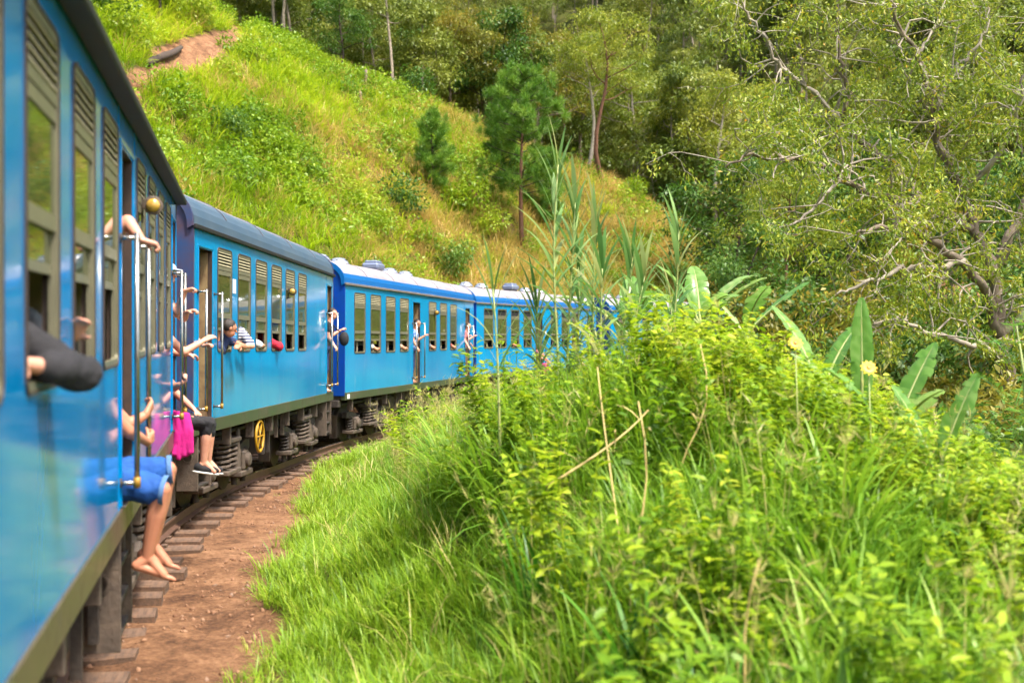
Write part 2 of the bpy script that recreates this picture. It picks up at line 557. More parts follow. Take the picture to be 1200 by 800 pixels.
def glass_mat():
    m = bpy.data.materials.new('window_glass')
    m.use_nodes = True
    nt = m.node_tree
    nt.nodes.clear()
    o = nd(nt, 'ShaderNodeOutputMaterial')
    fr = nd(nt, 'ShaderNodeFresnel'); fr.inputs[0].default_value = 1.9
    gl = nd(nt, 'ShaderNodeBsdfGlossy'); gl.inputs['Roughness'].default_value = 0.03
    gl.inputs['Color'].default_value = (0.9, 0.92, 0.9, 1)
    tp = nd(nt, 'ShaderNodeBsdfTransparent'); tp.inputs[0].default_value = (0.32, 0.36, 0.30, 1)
    df = nd(nt, 'ShaderNodeBsdfDiffuse'); df.inputs[0].default_value = (0.20, 0.23, 0.07, 1)  # olive reflection of the sunlit bank, put into the colour as a diffuse film
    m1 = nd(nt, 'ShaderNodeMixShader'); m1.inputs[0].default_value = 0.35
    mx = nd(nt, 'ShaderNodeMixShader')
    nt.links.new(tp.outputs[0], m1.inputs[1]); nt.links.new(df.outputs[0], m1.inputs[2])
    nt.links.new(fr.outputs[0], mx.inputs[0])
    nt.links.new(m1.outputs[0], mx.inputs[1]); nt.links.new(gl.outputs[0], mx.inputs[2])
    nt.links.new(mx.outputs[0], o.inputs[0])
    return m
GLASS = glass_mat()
REVEAL = pmat('brown_reveal', srgb(70, 52, 42), 0.6, col2=srgb(44, 34, 30), scale=7, amount=0.9)

def ground_mat():
    m = bpy.data.materials.new('ground')
    m.use_nodes = True
    nt = m.node_tree
    b = nt.nodes['Principled BSDF']
    b.inputs['Roughness'].default_value = 0.92
    b.inputs['Specular IOR Level'].default_value = 0.2
    geo = nd(nt, 'ShaderNodeNewGeometry')
    def noise(sc, det=8, ro=0.7):
        n = nd(nt, 'ShaderNodeTexNoise')
        n.inputs['Scale'].default_value = sc; n.inputs['Detail'].default_value = det; n.inputs['Roughness'].default_value = ro
        nt.links.new(geo.outputs['Position'], n.inputs['Vector'])
        return n
    def ramp(fac, stops):
        r = nd(nt, 'ShaderNodeValToRGB')
        el = r.color_ramp.elements
        while len(el) < len(stops): el.new(0.5)
        for i, (p, c) in enumerate(stops):
            el[i].position = p; el[i].color = c
        nt.links.new(fac, r.inputs[0])
        return r
    mixn = nd(nt, 'ShaderNodeMixRGB'); mixn.inputs[0].default_value = .45
    nt.links.new(noise(2.0).outputs['Fac'], mixn.inputs[1]); nt.links.new(noise(17, 9, .8).outputs['Fac'], mixn.inputs[2])
    earth = ramp(mixn.outputs[0], [(0.36, srgb(62, 42, 31)), (0.46, srgb(106, 75, 53)), (0.55, srgb(138, 101, 73)), (0.68, srgb(170, 134, 104))])
    green = ramp(noise(0.6).outputs['Fac'], [(0.3, srgb(52, 58, 22)), (0.5, srgb(78, 84, 30)), (0.7, srgb(104, 92, 48))])
    at = nd(nt, 'ShaderNodeAttribute', attribute_name='earth')
    ad = nd(nt, 'ShaderNodeMath', operation='ADD')
    sb = nd(nt, 'ShaderNodeMath', operation='MULTIPLY_ADD'); sb.inputs[1].default_value = 0.8; sb.inputs[2].default_value = -0.4
    nt.links.new(noise(4.0).outputs['Fac'], sb.inputs[0])
    nt.links.new(at.outputs['Fac'], ad.inputs[0]); nt.links.new(sb.outputs[0], ad.inputs[1])
    st = nd(nt, 'ShaderNodeMapRange'); st.inputs['From Min'].default_value = 0.35; st.inputs['From Max'].default_value = 0.65
    nt.links.new(ad.outputs[0], st.inputs['Value'])
    mx = nd(nt, 'ShaderNodeMixRGB')
    nt.links.new(st.outputs[0], mx.inputs[0]); nt.links.new(green.outputs[0], mx.inputs[1]); nt.links.new(earth.outputs[0], mx.inputs[2])
    nt.links.new(mx.outputs[0], b.inputs['Base Color'])
    vo = nd(nt, 'ShaderNodeTexVoronoi'); vo.inputs['Scale'].default_value = 14
    nt.links.new(geo.outputs['Position'], vo.inputs['Vector'])
    hh = nd(nt, 'ShaderNodeMath', operation='MULTIPLY_ADD'); hh.inputs[1].default_value = 0.5
    nt.links.new(vo.outputs['Distance'], hh.inputs[0]); nt.links.new(noise(22, 6).outputs['Fac'], hh.inputs[2])
    bp = nd(nt, 'ShaderNodeBump'); bp.inputs['Strength'].default_value = 0.9; bp.inputs['Distance'].default_value = 0.05
    nt.links.new(hh.outputs[0], bp.inputs['Height']); nt.links.new(bp.outputs[0], b.inputs['Normal'])
    return m
GROUND = ground_mat()

# ------------------------------------------------------------------ ground
HILL_PATH = [hit(px, py) for px, py in ((135, 112), (165, 92), (205, 68), (245, 55), (275, 45), (300, 38), (292, 20), (282, 2), (276, -20), (270, -50))]
BARE = [(hit(470, 165), 0.9), (hit(560, 235), 1.3), (hit(590, 262), 1.2)]
def path_dist(X, Y):
    best = np.full(np.shape(X), 1e9)
    for a, b in zip(HILL_PATH[:-1], HILL_PATH[1:]):
        d = np.array([b.x - a.x, b.y - a.y]); L2 = d @ d + 1e-9
        t = np.clip(((X - a.x) * d[0] + (Y - a.y) * d[1]) / L2, 0, 1)
        best = np.minimum(best, np.hypot(X - a.x - t * d[0], Y - a.y - t * d[1]))
    return best

def build_ground():
    def axis(segs):
        out = []
        for a, b, st in segs:
            out.append(np.arange(a, b, st))
        return np.concatenate(out + [[segs[-1][1]]])
    xs = axis([(-400, -120, 20), (-120, -40, 3), (-40, -9, 0.7), (-9, 6, 0.16), (6, 24, 0.5), (24, 90, 2.5), (90, 400, 20)])
    ys = axis([(-60, -6, 5), (-6, 2, 0.6), (2, 26, 0.16), (26, 50, 0.4), (50, 110, 0.8), (110, 320, 6), (320, 900, 40)])
    X, Y = np.meshgrid(xs, ys)
    Z = ground(X, Y)
    V = np.stack([X.ravel(), Y.ravel(), Z.ravel()], 1)
    nx, ny = len(xs), len(ys)
    i = (np.arange(ny - 1)[:, None] * nx + np.arange(nx - 1)[None, :]).ravel()
    F = np.stack([i, i + 1, i + nx + 1, i + nx], 1)
    me = np_mesh('ground', V, F, mat=GROUND, smooth=True)
    r, k = near_line(V[:, 0], V[:, 1])
    e = edge_r(CL[k, 1])
    earth = 1 - sstep(-0.25, 0.45, r - e - 0.25 * vnoise(V[:, 0], V[:, 1], 1.7, 4))
    earth *= np.where(r < 0, 1 - sstep(2.6, 4.0, -r), 1)
    pd = path_dist(V[:, 0], V[:, 1])
    earth = np.maximum(earth, 1.15 * (1 - sstep(0.4, 1.3, pd + 0.5 * vnoise(V[:, 0], V[:, 1], 2, 9))))
    for p, rad in BARE:
        earth = np.maximum(earth, 1 - sstep(rad * 0.3, rad, np.hypot(V[:, 0] - p.x, V[:, 1] - p.y)))
    a = me.attributes.new('earth', 'FLOAT', 'POINT')
    a.data.foreach_set('value', earth.astype(np.float32))
    tag(link('ground', me), kind='structure')
build_ground()

# ------------------------------------------------------------------ railway track
def build_track():
    root = empty('railway_track')
    root['kind'] = 'structure'
    prof = [(-0.065, -0.15), (-0.065, -0.135), (-0.012, -0.115), (-0.012, -0.04), (-0.035, -0.03), (-0.035, -0.004), (-0.028, 0.0),
            (0.028, 0.0), (0.035, -0.004), (0.035, -0.03), (0.012, -0.04), (0.012, -0.115), (0.065, -0.135), (0.065, -0.15)]
    N = np.stack([CLT[:, 1], -CLT[:, 0]], 1)
    for off in (-0.838, 0.838):
        V, F = [], []
        m = len(prof)
        for j in range(len(CL)):
            for (a, h) in prof:
                V.append((CL[j, 0] + N[j, 0] * (off + a), CL[j, 1] + N[j, 1] * (off + a), CL[j, 2] + h))
        for j in range(len(CL) - 1):
            for q in range(m):
                F.append((j * m + q, j * m + (q + 1) % m, (j + 1) * m + (q + 1) % m, (j + 1) * m + q))
        me = bpy.data.meshes.new('rail')
        me.from_pydata(V, [], F)
        me.materials.append(RUST); me.materials.append(RAILTOP)
        mi = [1 if (k % m) == 6 else 0 for k in range(len(F))]
        me.polygons.foreach_set('material_index', mi)
        link('rail', me, root)
    rnd = random.Random(4)
    meshes = []
    for k in range(6):
        mb = MB()
        rr = random.Random(k)
        # a sleeper: a beam with worn, uneven edges
        n = 9
        vs, fs = [], []
        for j in range(n):
            x = -1.32 + 2.64 * j / (n - 1)
            w0, w1 = 0.115 + rr.uniform(-.014, .012), 0.115 + rr.uniform(-.014, .012)
            h = rr.uniform(-.014, .006)
            vs += [(x, -w0, -0.11), (x, -w0 - .003, -0.018 + h), (x, -w0 + .02, h), (x, w1 - .02, h + rr.uniform(-.006, .004)), (x, w1 + .003, -0.018 + h), (x, w1, -0.11)]
        for j in range(n - 1):
            for q in range(5):
                fs.append((j * 6 + q, j * 6 + q + 1, (j + 1) * 6 + q + 1, (j + 1) * 6 + q))
        fs += [(0, 1, 2, 3, 4, 5), tuple((n - 1) * 6 + q for q in (5, 4, 3, 2, 1, 0))]
        mb.add(vs, fs)
        for s in (-1, 1):
            for q in (-1, 1):
                mb.box(s * 0.838 + q * 0.08 - .03, s * 0.838 + q * 0.08 + .03, -.05, .05, -0.006, 0.03)
        meshes.append(mb.data('sleeper', [WOOD]))
    seg = np.concatenate([[0], np.cumsum(np.linalg.norm(np.diff(CL[:, :2], axis=0), axis=1))])
    t = 0.3
    while t < seg[-1]:
        x, y, z = (np.interp(t, seg, CL[:, q]) for q in range(3))
        if 2 < y < 45:
            tx, ty = np.interp(t, seg, CLT[:, 0]), np.interp(t, seg, CLT[:, 1])
            o = link('sleeper', meshes[rnd.randrange(6)], root)
            o.location = (x, y, z - 0.158 + rnd.uniform(-.02, .004))
            o.rotation_euler = (rnd.uniform(-.02, .02), rnd.uniform(-.01, .01), math.atan2(ty, tx) + math.pi / 2 + rnd.uniform(-.05, .05))
            sx = rnd.uniform(0.95, 1.06)
            o.scale = (sx, rnd.uniform(0.85, 1.15), 1)
        t += 0.62
build_track()

# ------------------------------------------------------------------ coaches
H = 2.6
WZ0, WZ1 = 1.05, 2.43       # window opening, sill to head
WIN_CACHE = {}
def rrect(x0, x1, z0, z1, r, n=5):
    pts = []
    for cx, cz, a0 in ((x1 - r, z1 - r, 0), (x0 + r, z1 - r, 90), (x0 + r, z0 + r, 180), (x1 - r, z0 + r, 270)):
        for k in range(n):
            a = R(a0 + 90 * k / (n - 1))
            pts.append((cx + r * math.cos(a), cz + r * math.sin(a)))
    return pts

def ring(mb, outer, inner, y0, y1, mi=0):
    """frame between two outlines of equally many points, from y0 (outside) to y1"""
    n = len(outer)
    vs = [(x, y0, z) for x, z in outer] + [(x, y0, z) for x, z in inner] + [(x, y1, z) for x, z in outer] + [(x, y1, z) for x, z in inner]
    fs = []
    for k in range(n):
        j = (k + 1) % n
        fs += [(k, n + k, n + j, j), (2 * n + k, 2 * n + j, 3 * n + j, 3 * n + k), (k, j, 2 * n + j, 2 * n + k), (n + k, 3 * n + k, 3 * n + j, n + j)]
    mb.add(vs, fs, mi)

def window_parts(w, raised):
    key = (round(w, 3), raised)
    if key in WIN_CACHE:
        return WIN_CACHE[key]
    d = {}
    h = WZ1 - WZ0
    mb = MB()
    out = rrect(-.012, w + .012, -.012, h + .012, .07)
    ring(mb, out, rrect(.002, w - .002, .002, h - .002, .06), -.010, .03, 1)
    ring(mb, rrect(.0021, w - .0021, .0021, h - .0021, .06), rrect(.024, w - .024, .03, h - .035, .04), -.005, .03, 0)
    mb.box(.022, w - .022, -.003, .03, h - .285, h - .235, 0)
    mb.box(.022, w - .022, .000, .03, h - .35, h - .292, 0)
    d['frame'] = mb.data('window', [OLIVE, BROWN])
    mb = MB()
    mb.box(0, w - .05, -.004, .004, -.0095, .0095, 0, Matrix.Rotation(R(-25), 4, 'X'))
    d['slat'] = mb.data('slat', [SLAT])
    ztop = h - .35
    zmid = 0.60 if raised else 0.45
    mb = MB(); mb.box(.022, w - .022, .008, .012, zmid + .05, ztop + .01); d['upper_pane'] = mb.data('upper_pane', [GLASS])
    mb = MB()
    mb.box(.022, w - .022, .000, .03, zmid, zmid + .065)
    mb.box(.0225, .04, .010, .03, .031, zmid); mb.box(w - .04, w - .0225, .010, .03, .031, zmid)
    mb.box(.04, w - .04, .016, .03, zmid - .17, zmid - .13)
    d['sash'] = mb.data('sash_rail', [OLIVE])
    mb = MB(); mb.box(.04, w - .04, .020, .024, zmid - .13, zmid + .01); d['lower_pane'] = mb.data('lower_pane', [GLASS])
    mb = MB()
    mb.box(w * .55, w * .55 + .03, .075, .10, .02, zmid - .15)
    d['bar'] = mb.data('window_bar', [CREAM])
    mb = MB(); mb.box(.022, w - .022, .034, .040, h - .30, h - .02); d['back'] = mb.data('louvre_shade_sheet', [DARK])  # added dark sheet, stands in for the shade between the slats
    d['h'] = h
    WIN_CACHE[key] = d
    return d

def add_window(root, x, w, raised=True, slats=True, y=0.0, flip=False):
    d = window_parts(w, raised)
    f = link('window', d['frame'], root)
    f.location = (x, y, WZ0)
    if flip:
        f.location = (x + w, y, WZ0)
        f.rotation_euler = (0, 0, math.pi)
    if slats:
        for k in range(5):
            s = link('slat', d['slat'], f, (.025, .002, d['h'] - .216 + .042 * k))
    link('louvre_shade_sheet', d['back'], f)
    link('pane', d['upper_pane'], f)
    link('sash_rail', d['sash'], f)
    link('pane', d['lower_pane'], f)
    if not flip:
        link('window_bar', d['bar'], f)
    return f

def wall_mesh(L, opens, y0, y1, z0, z1, name, mat):
    xs = sorted({0.0, L} | {o[0] for o in opens} | {o[1] for o in opens})
    zs = sorted({z0, z1} | {o[2] for o in opens} | {o[3] for o in opens})
    def solid(i, k):
        if i < 0 or k < 0 or i >= len(xs) - 1 or k >= len(zs) - 1:
            return False
        cx, cz = (xs[i] + xs[i + 1]) / 2, (zs[k] + zs[k + 1]) / 2
        return not any(o[0] < cx < o[1] and o[2] < cz < o[3] for o in opens)
    mb = MB()
    for i in range(len(xs) - 1):
        for k in range(len(zs) - 1):
            if not solid(i, k):
                continue
            a, b, c, e = xs[i], xs[i + 1], zs[k], zs[k + 1]
            mb.add([(a, y0, c), (b, y0, c), (b, y0, e), (a, y0, e)], [(0, 1, 2, 3)], 0)
            mb.add([(a, y1, c), (b, y1, c), (b, y1, e), (a, y1, e)], [(3, 2, 1, 0)], 1)
            if not solid(i - 1, k): mb.add([(a, y0, c), (a, y0, e), (a, y1, e), (a, y1, c)], [(0, 1, 2, 3)], 2)
            if not solid(i + 1, k): mb.add([(b, y0, c), (b, y1, c), (b, y1, e), (b, y0, e)], [(0, 1, 2, 3)], 2)
            if not solid(i, k - 1): mb.add([(a, y0, c), (a, y1, c), (b, y1, c), (b, y0, c)], [(0, 1, 2, 3)], 2)
            if not solid(i, k + 1): mb.add([(a, y0, e), (b, y0, e), (b, y1, e), (a, y1, e)], [(0, 1, 2, 3)], 2)
    return mb.data(name, [mat, CREAM, REVEAL])

def roof_profile(n=20):
    W = BODY_W
    pts = []
    for k in range(n + 1):
        th = math.pi * k / n
        c, s_ = math.cos(th), math.sin(th)
        y = W / 2 - (W / 2 + .005) * math.copysign(abs(c) ** 0.72, c)
        z = H + .62 * abs(s_) ** 0.78
        pts.append((y, z))
    return pts

def spring(mb, c, r, h, turns=5, wire=.016):
    pts = [(c[0] + r * math.cos(a), c[1] + r * math.sin(a), c[2] + h * a / (2 * math.pi * turns)) for a in np.linspace(0, 2 * math.pi * turns, turns * 10)]
    mb.tube(pts, wire, 6)

def pole_set(root, x, out=0.09, z0=0.33, z1=1.80, bracket=0.16):
    mb = MB()
    mb.tube([(x, -out, z0 - .03), (x, -out, z1 + .03)], .017, 10)
    mb.tube([(x, .02, z1), (x, -out - .02, z1)], .014, 8)
    mb.tube([(x, .02, z0), (x, -out - .01, z0)], .014, 8)
    p = mb.build('grab_rail', STEEL, root, smooth=True)
    mb = MB()
    mb.lathe([(.03, 0), (.03, .012)], T(x, 0, z1) @ Matrix.Rotation(R(90), 4, 'X'), 12)
    mb.lathe([(.03, 0), (.03, .012)], T(x, 0, z0) @ Matrix.Rotation(R(90), 4, 'X'), 12)
    mb.build('rail_flange', IRON, p, smooth=True)
    mb = MB()
    mb.tube([(x, -out, z0 - .03), (x, -out, z0 + .035)], .0215, 10)
    mb.build('rail_socket', BRASS, p, smooth=True)

def ladder(root, x0, x1):
    for x in (x0, x1):
        mb = MB()
        mb.cbox(x - .018, x + .018, .0, .27, -.70, -.02, .004)
        mb.lathe([(.07, 0), (.07, .01), (.055, .012), (.055, 0)], T(x - .018, .13, -.28) @ Matrix.Rotation(R(-90), 4, 'Y'), 18)
        mb.build('step_plate', IRONL, root)
    for z in (-.24, -.47, -.67):
        mb = MB()
        mb.cbox(x0 + .019, x1 - .019, .02, .25, z, z + .03, .004)
        mb.build('tread', IRON, root)

def bogie(root, xc, scale=1.0):
    base = -RAIL_DROP
    mb = MB()
    yc = BODY_W / 2
    for s in (-1, 1):
        y = yc + s * 1.06
        # side frame: dropped centre beam with raised ends
        P = [(-1.45, .72), (-1.2, .74), (-.8, .66), (-.5, .50), (.5, .50), (.8, .66), (1.2, .74), (1.45, .72), (1.45, .60), (1.2, .58), (.85, .48), (.55, .34), (-.55, .34), (-.85, .48), (-1.2, .58), (-1.45, .60)]
        n = len(P)
        vs = [(xc + a, y - .06, base + b) for a, b in P] + [(xc + a, y + .06, base + b) for a, b in P]
        fs = [tuple(range(n)), tuple(range(2 * n - 1, n - 1, -1))] + [(i, i + n, (i + 1) % n + n, (i + 1) % n) for i in range(n)]
        mb.add(vs, fs)
    mb.cbox(xc - .2, xc + .2, yc - 1.1, yc + 1.1, base + .40, base + .62, .02)
    b = mb.build('bogie_frame', IRON, root)
    for dx in (-.95, .95):
        for s in (-1, 1):
            M = T(xc + dx, yc + s * .80, base + .455) @ Matrix.Rotation(R(90), 4, 'X')
            mb = MB()
            mb.lathe([(.03, -.07), (.40, -.065), (.455, -.06), (.455, .045), (.485, .06), (.485, .075), (.40, .075), (.36, .04), (.16, .04), (.12, .09), (.03, .09)] if s > 0 else
                     [(.03, -.09), (.12, -.09), (.16, -.04), (.36, -.04), (.40, -.075), (.485, -.075), (.485, -.06), (.455, -.045), (.455, .06), (.40, .065), (.03, .07)], M, 28)
            mb.build('wheel', IRON, root, smooth=False)
            # axle box with hanger and coil springs
            mb = MB()
            yb = yc + s * 1.08
            mb.cbox(xc + dx - .15, xc + dx + .15, yb - .13, yb + .13, base + .30, base + .60, .03)
            mb.lathe([(.02, 0), (.11, 0), (.11, .04), (.08, .06), (.02, .065)], T(xc + dx, yb + s * .13, base + .455) @ Matrix.Rotation(R(-90 * s), 4, 'X'), 16)
            mb.cbox(xc + dx - .34, xc + dx + .34, yb - .14, yb + .14, base + .22, base + .30, .015)
            ab = mb.build('axle_box', IRONL, root)
            for q in (-.24, .24):
                mb = MB()
                spring(mb, (xc + dx + q, yb, base + .305), .075, .30, 5)
                mb.lathe([(.095, 0), (.095, .03)], T(xc + dx + q, yb, base + .60), 14)
                mb.tube([(xc + dx + q, yb, base + .10), (xc + dx + q, yb, base + .24)], .045, 10)
                mb.build('coil_spring', IRON, ab, smooth=False)
        mb = MB()
        mb.tube([(xc + dx, yc - .78, base + .455), (xc + dx, yc + .78, base + .455)], .075, 12)
        mb.build('axle', IRON, root)
    for s in (-1, 1):
        mb = MB()
        for q in (-.17, .17):
            spring(mb, (xc + q, yc + s * 1.14, base + .42), .115, .36, 5, .024)
        mb.cbox(xc - .34, xc + .34, yc + s * 1.14 - .15, yc + s * 1.14 + .15, base + .34, base + .41, .015)
        mb.cbox(xc - .34, xc + .34, yc + s * 1.14 - .15, yc + s * 1.14 + .15, base + .79, base + .86, .015)
        mb.build('bolster_spring', IRONL, root)
        mb = MB()
        mb.tube([(xc + .42, yc + s * 1.2, base + .36), (xc + .46, yc + s * 1.2, base + .95)], .035, 10)
        mb.tube([(xc + .42, yc + s * 1.2, base + .36), (xc + .44, yc + s * 1.2, base + .66)], .055, 10)
        mb.build('damper', IRONL, root)
        for q in (-1.42, 1.42):
            mb = MB()
            mb.cbox(xc + q - .02, xc + q + .02, yc + s * .78 - .10, yc + s * .78 + .10, base + .12, base + .66, .006)
            mb.build('guard_plate', IRONL, root)

def coach(idx, label, L_spec):
    A, B = Vector(COACH[idx][0]), Vector(COACH[idx][1])
    d = B - A
    L = d.length
    root = empty('passenger_coach', A, label, 'train coach', 'coaches of the blue train')
    yaw = math.atan2(d.y, d.x)
    pitch = math.asin(d.z / L)
    root.rotation_euler = (0, -pitch, yaw)
    sp = L_spec
    W = BODY_W
    paint = sp['paint']
    opens = [(x + .02, x + w - .02, WZ0 + .02, WZ1 - .02) for x, w in sp['windows']]
    opens += [(a, b, .165, 2.36) for a, b in sp['doors']]
    near = link('side_panel', wall_mesh(L, opens, 0.0, .055, .16, H, 'side_panel', paint), root)
    fopens = [(x + .02, x + w - .02, WZ0 + .02, WZ1 - .02) for x, w in sp['windows']]
    far = link('side_panel', wall_mesh(L, fopens, 0.0, .055, .16, H, 'side_panel', paint), root)
    far.location = (L, W, 0); far.rotation_euler = (0, 0, math.pi)
    for x, w in sp['windows']:
        add_window(root, x, w, sp['raised'], sp['slats'])
        if sp.get('far_windows', True):
            d2 = window_parts(w, sp['raised'])
            f = link('window', d2['frame'], root, (L - x, W, WZ0)); f.rotation_euler = (0, 0, math.pi)
            link('pane', d2['upper_pane'], f)
    # sole bar along the lower edge
    mb = MB()
    mb.cbox(-.005, L + .005, -.014, .09, 0, .17, .006); mb.build('sole_bar', sp['skirt'], root)
    mb = MB()
    mb.cbox(-.005, L + .005, W - .09, W + .014, 0, .17, .006); mb.build('sole_bar', sp['skirt'], root)
    mb = MB()
    mb.box(.03, L - .03, .091, W - .091, .02, .175); mb.build('floor', FLOORM, root)
    # seam strips on the side
    for x in sp.get('seams', ()):
        mb = MB(); mb.box(x, x + .018, -.004, .01, .172, H - .02); mb.build('panel_seam', paint, root)
    # roof
    prof = roof_profile()
    n = len(prof)
    mbs = [MB(), MB()]
    ov = 0.03
    for k in range(n - 1):
        mid = (prof[k][1] + prof[k + 1][1]) / 2
        q = 1 if mid < H + (.27 if sp['band'] else .40) else 0
        (ya, za), (yb, zb) = prof[k], prof[k + 1]
        m = max(1, int(L / 1.0))
        for j in range(m):
            xa, xb = -ov + (L + 2 * ov) * j / m, -ov + (L + 2 * ov) * (j + 1) / m
            mbs[q].add([(xa, ya, za), (xb, ya, za), (xb, yb, zb), (xa, yb, zb)], [(0, 1, 2, 3)])
    rf = mbs[0].build('roof', sp['roof'], root, smooth=True)
    for s_ in (0, 1):
        part = MB()
        for fc in mbs[1].f:
            if (mbs[1].v[fc[0]][1] > W / 2) == bool(s_):
                part.add([mbs[1].v[i] for i in fc], [(0, 1, 2, 3)])
        part.build('roof_cove', sp['cove'], rf, smooth=True)
    for x in (-ov - .03, L + ov - .01):
        mb = MB()
        pr2 = [(W / 2 + (y - W / 2) * 1.004, z + .012) for y, z in prof]
        pr3 = [(W / 2 + (y - W / 2) * .95, H + (z - H) * .90 - .03) for y, z in prof]
        vs = [(x, y, z) for y, z in pr2] + [(x, y, z) for y, z in pr3] + [(x + .04, y, z) for y, z in pr2] + [(x + .04, y, z) for y, z in pr3]
        fs = []
        for k in range(n - 1):
            fs += [(k, k + 1, n + k + 1, n + k), (2 * n + k, 3 * n + k, 3 * n + k + 1, 2 * n + k + 1), (k, 2 * n + k, 2 * n + k + 1, k + 1), (n + k, n + k + 1, 3 * n + k + 1, 3 * n + k)]
        mb.add(vs, fs)
        mb.build('roof_edge', sp['cove'] if sp['band'] else sp['end'], rf)
    for y in (-sp['eave'], W):
        mb = MB()
        mb.cbox(-ov, L + ov, y, y + sp['eave'], H - .02, H + .035, .008)
        mb.build('gutter', sp['gutter'], root)
    # roof seams
    for x in np.arange(1.6, L, 2.1):
        mb = MB()
        vs, fs = [], []
        for xx, off in ((x, .002), (x, .010), (x + .03, .010), (x + .03, .002)):
            vs += [(xx, W / 2 + (y - W / 2) * (1 + off / 1.35), z + off) for y, z in prof]
        for q in range(3):
            for k in range(2, n - 3):
                fs.append((q * n + k, q * n + k + 1, (q + 1) * n + k + 1, (q + 1) * n + k))
        mb.add(vs, fs)
        mb.build('roof_seam', sp['roof'], rf)
    # end walls and gangway bellows
    for x, s in ((0, -1), (L, 1)):
        mb = MB()
        pr = [(.0, .1)] + prof + [(W, .1)]
        m = len(pr)
        vs = [(x + s * -.02, y, z) for y, z in pr] + [(x + s * .02, y, z) for y, z in pr]
        fs = [tuple(range(m)), tuple(range(2 * m - 1, m - 1, -1))] + [(i, (i + 1) % m, m + (i + 1) % m, m + i) for i in range(m)]
        mb.add(vs, fs)
        mb.build('end_wall', sp['end'], root)
        mb = MB()
        for q in range(4):
            r0 = .50 - .04 * (q % 2)
            mb.box(x + s * (.02 + .09 * q) if s > 0 else x - .02 - .09 * (q + 1), x + s * (.02 + .09 * (q + 1)) if s > 0 else x - .02 - .09 * q, W / 2 - r0, W / 2 + r0, .12, 2.25 + r0 * .2)
        mb.build('gangway_bellows', DARK, root)
        # buffers and coupling
        for yy in (.55, W - .55):
            mb = MB()
            mb.lathe([(.09, 0), (.09, .28), (.05, .28), (.05, .42), (.20, .43), (.20, .46), (.02, .47)], T(x, yy, -.02) @ Matrix.Rotation(R(90 * s), 4, 'Y'), 18)
            mb.build('buffer', IRON, root, smooth=False)
        mb = MB()
        mb.cbox(x - .1 if s < 0 else x - .1, x + .1, .12, W - .12, -.16, .0, .01)
        mb.build('headstock', IRON, root)
        mb = MB(); mb.cbox(min(x, x + s * .5), max(x, x + s * .5), W / 2 - .09, W / 2 + .09, -.16, .04, .02)
        mb.build('coupler', IRON, root)
    # doors: leaf folded inside, jambs, grab rails, ladder
    for (a, b) in sp['doors']:
        mb = MB()
        mb.box(a + .012, a + .05, .06, .62, .18, 2.34, 0)
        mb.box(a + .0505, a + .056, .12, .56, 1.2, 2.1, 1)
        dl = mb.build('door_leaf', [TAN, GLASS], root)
        mb = MB(); mb.lathe([(.012, 0), (.012, .1)], T(a + .05, .56, 1.0), 8); mb.build('handle', STEEL, dl)
        mb = MB()
        for xx in (a - .03, b + .005):
            mb.cbox(xx, xx + .025, -.012, .03, .18, 2.37, .004)
        mb.cbox(a - .03, b + .03, -.012, .03, 2.372, 2.40, .004)
        mb.build('door_frame', paint, root)
        mb = MB(); mb.box(b - .006, b - .001, .06, .75, .18, 2.34); mb.build('door_lining', TAN, root)
        mb = MB(); mb.cbox(a + .005, b - .005, -.03, .2, .171, .186, .003); mb.build('door_sill', STEEL, root)
        pole_set(root, a - .05, sp['rail_out'])
        pole_set(root, b + .05, sp['rail_out'])
        ladder(root, a + .02, b - .02)
    # inside: bench seats and a cross wall at the doors
    for x, w in sp['windows']:
        for y0, y1 in ((.12, 1.05), (W - 1.05, W - .12)):
            mb = MB()
            mb.cbox(x - .12, x - .02, y0, y1, .55, 1.22, .03)
            mb.cbox(x - .02, x + .36, y0, y1, .52, .64, .03)
            mb.box(x - .1, x + .3, y0 + .1, y1 - .1, .176, .52)
            mb.build('bench_seat', SEATM, root)
    for (a, b) in sp['doors']:
        for xx in (a - .10, b + .08):
            if .1 < xx < L - .1:
                mb = MB(); mb.box(xx, xx + .02, .06, 1.0, .176, 2.5); mb.build('partition', CREAM, root)
    # under the floor
    bogie(root, 2.2); bogie(root, L - 2.2)
    rr = random.Random(idx + 3)
    for s in (0, 1):
        y0 = .10 if s == 0 else W - .75
        x = 4.0
        while x < L - 4.3:
            w = rr.uniform(.5, 1.3)
            mb = MB()
            zt = rr.uniform(-.62, -.38)
            mb.cbox(x, x + w, y0 + rr.uniform(.0, .2), y0 + .6, zt, -.03, .015)
            for q in (.15, w - .2):
                mb.box(x + q, x + q + .04, y0 + .02, y0 + .08, zt - .02, .0)
            mb.build('equipment_box', IRON if rr.random() < .6 else IRONL, root)
            x += w + rr.uniform(.2, .7)
    for x in np.arange(.6, L - .3, 1.25):
        mb = MB(); mb.cbox(x, x + .06, .04, .16, -.26, -.002, .006); mb.build('bracket', IRONL, root)
    mb = MB()
    mb.tube([(.4, .25, -.12), (L - .4, .25, -.12)], .03, 8); mb.build('brake_pipe', IRON, root)
    mb = MB()
    mb.tube([(L * .35, W / 2 - .3, -.38), (L * .35 + 1.2, W / 2 - .3, -.38)], .22, 16); mb.build('air_tank', IRONL, root)
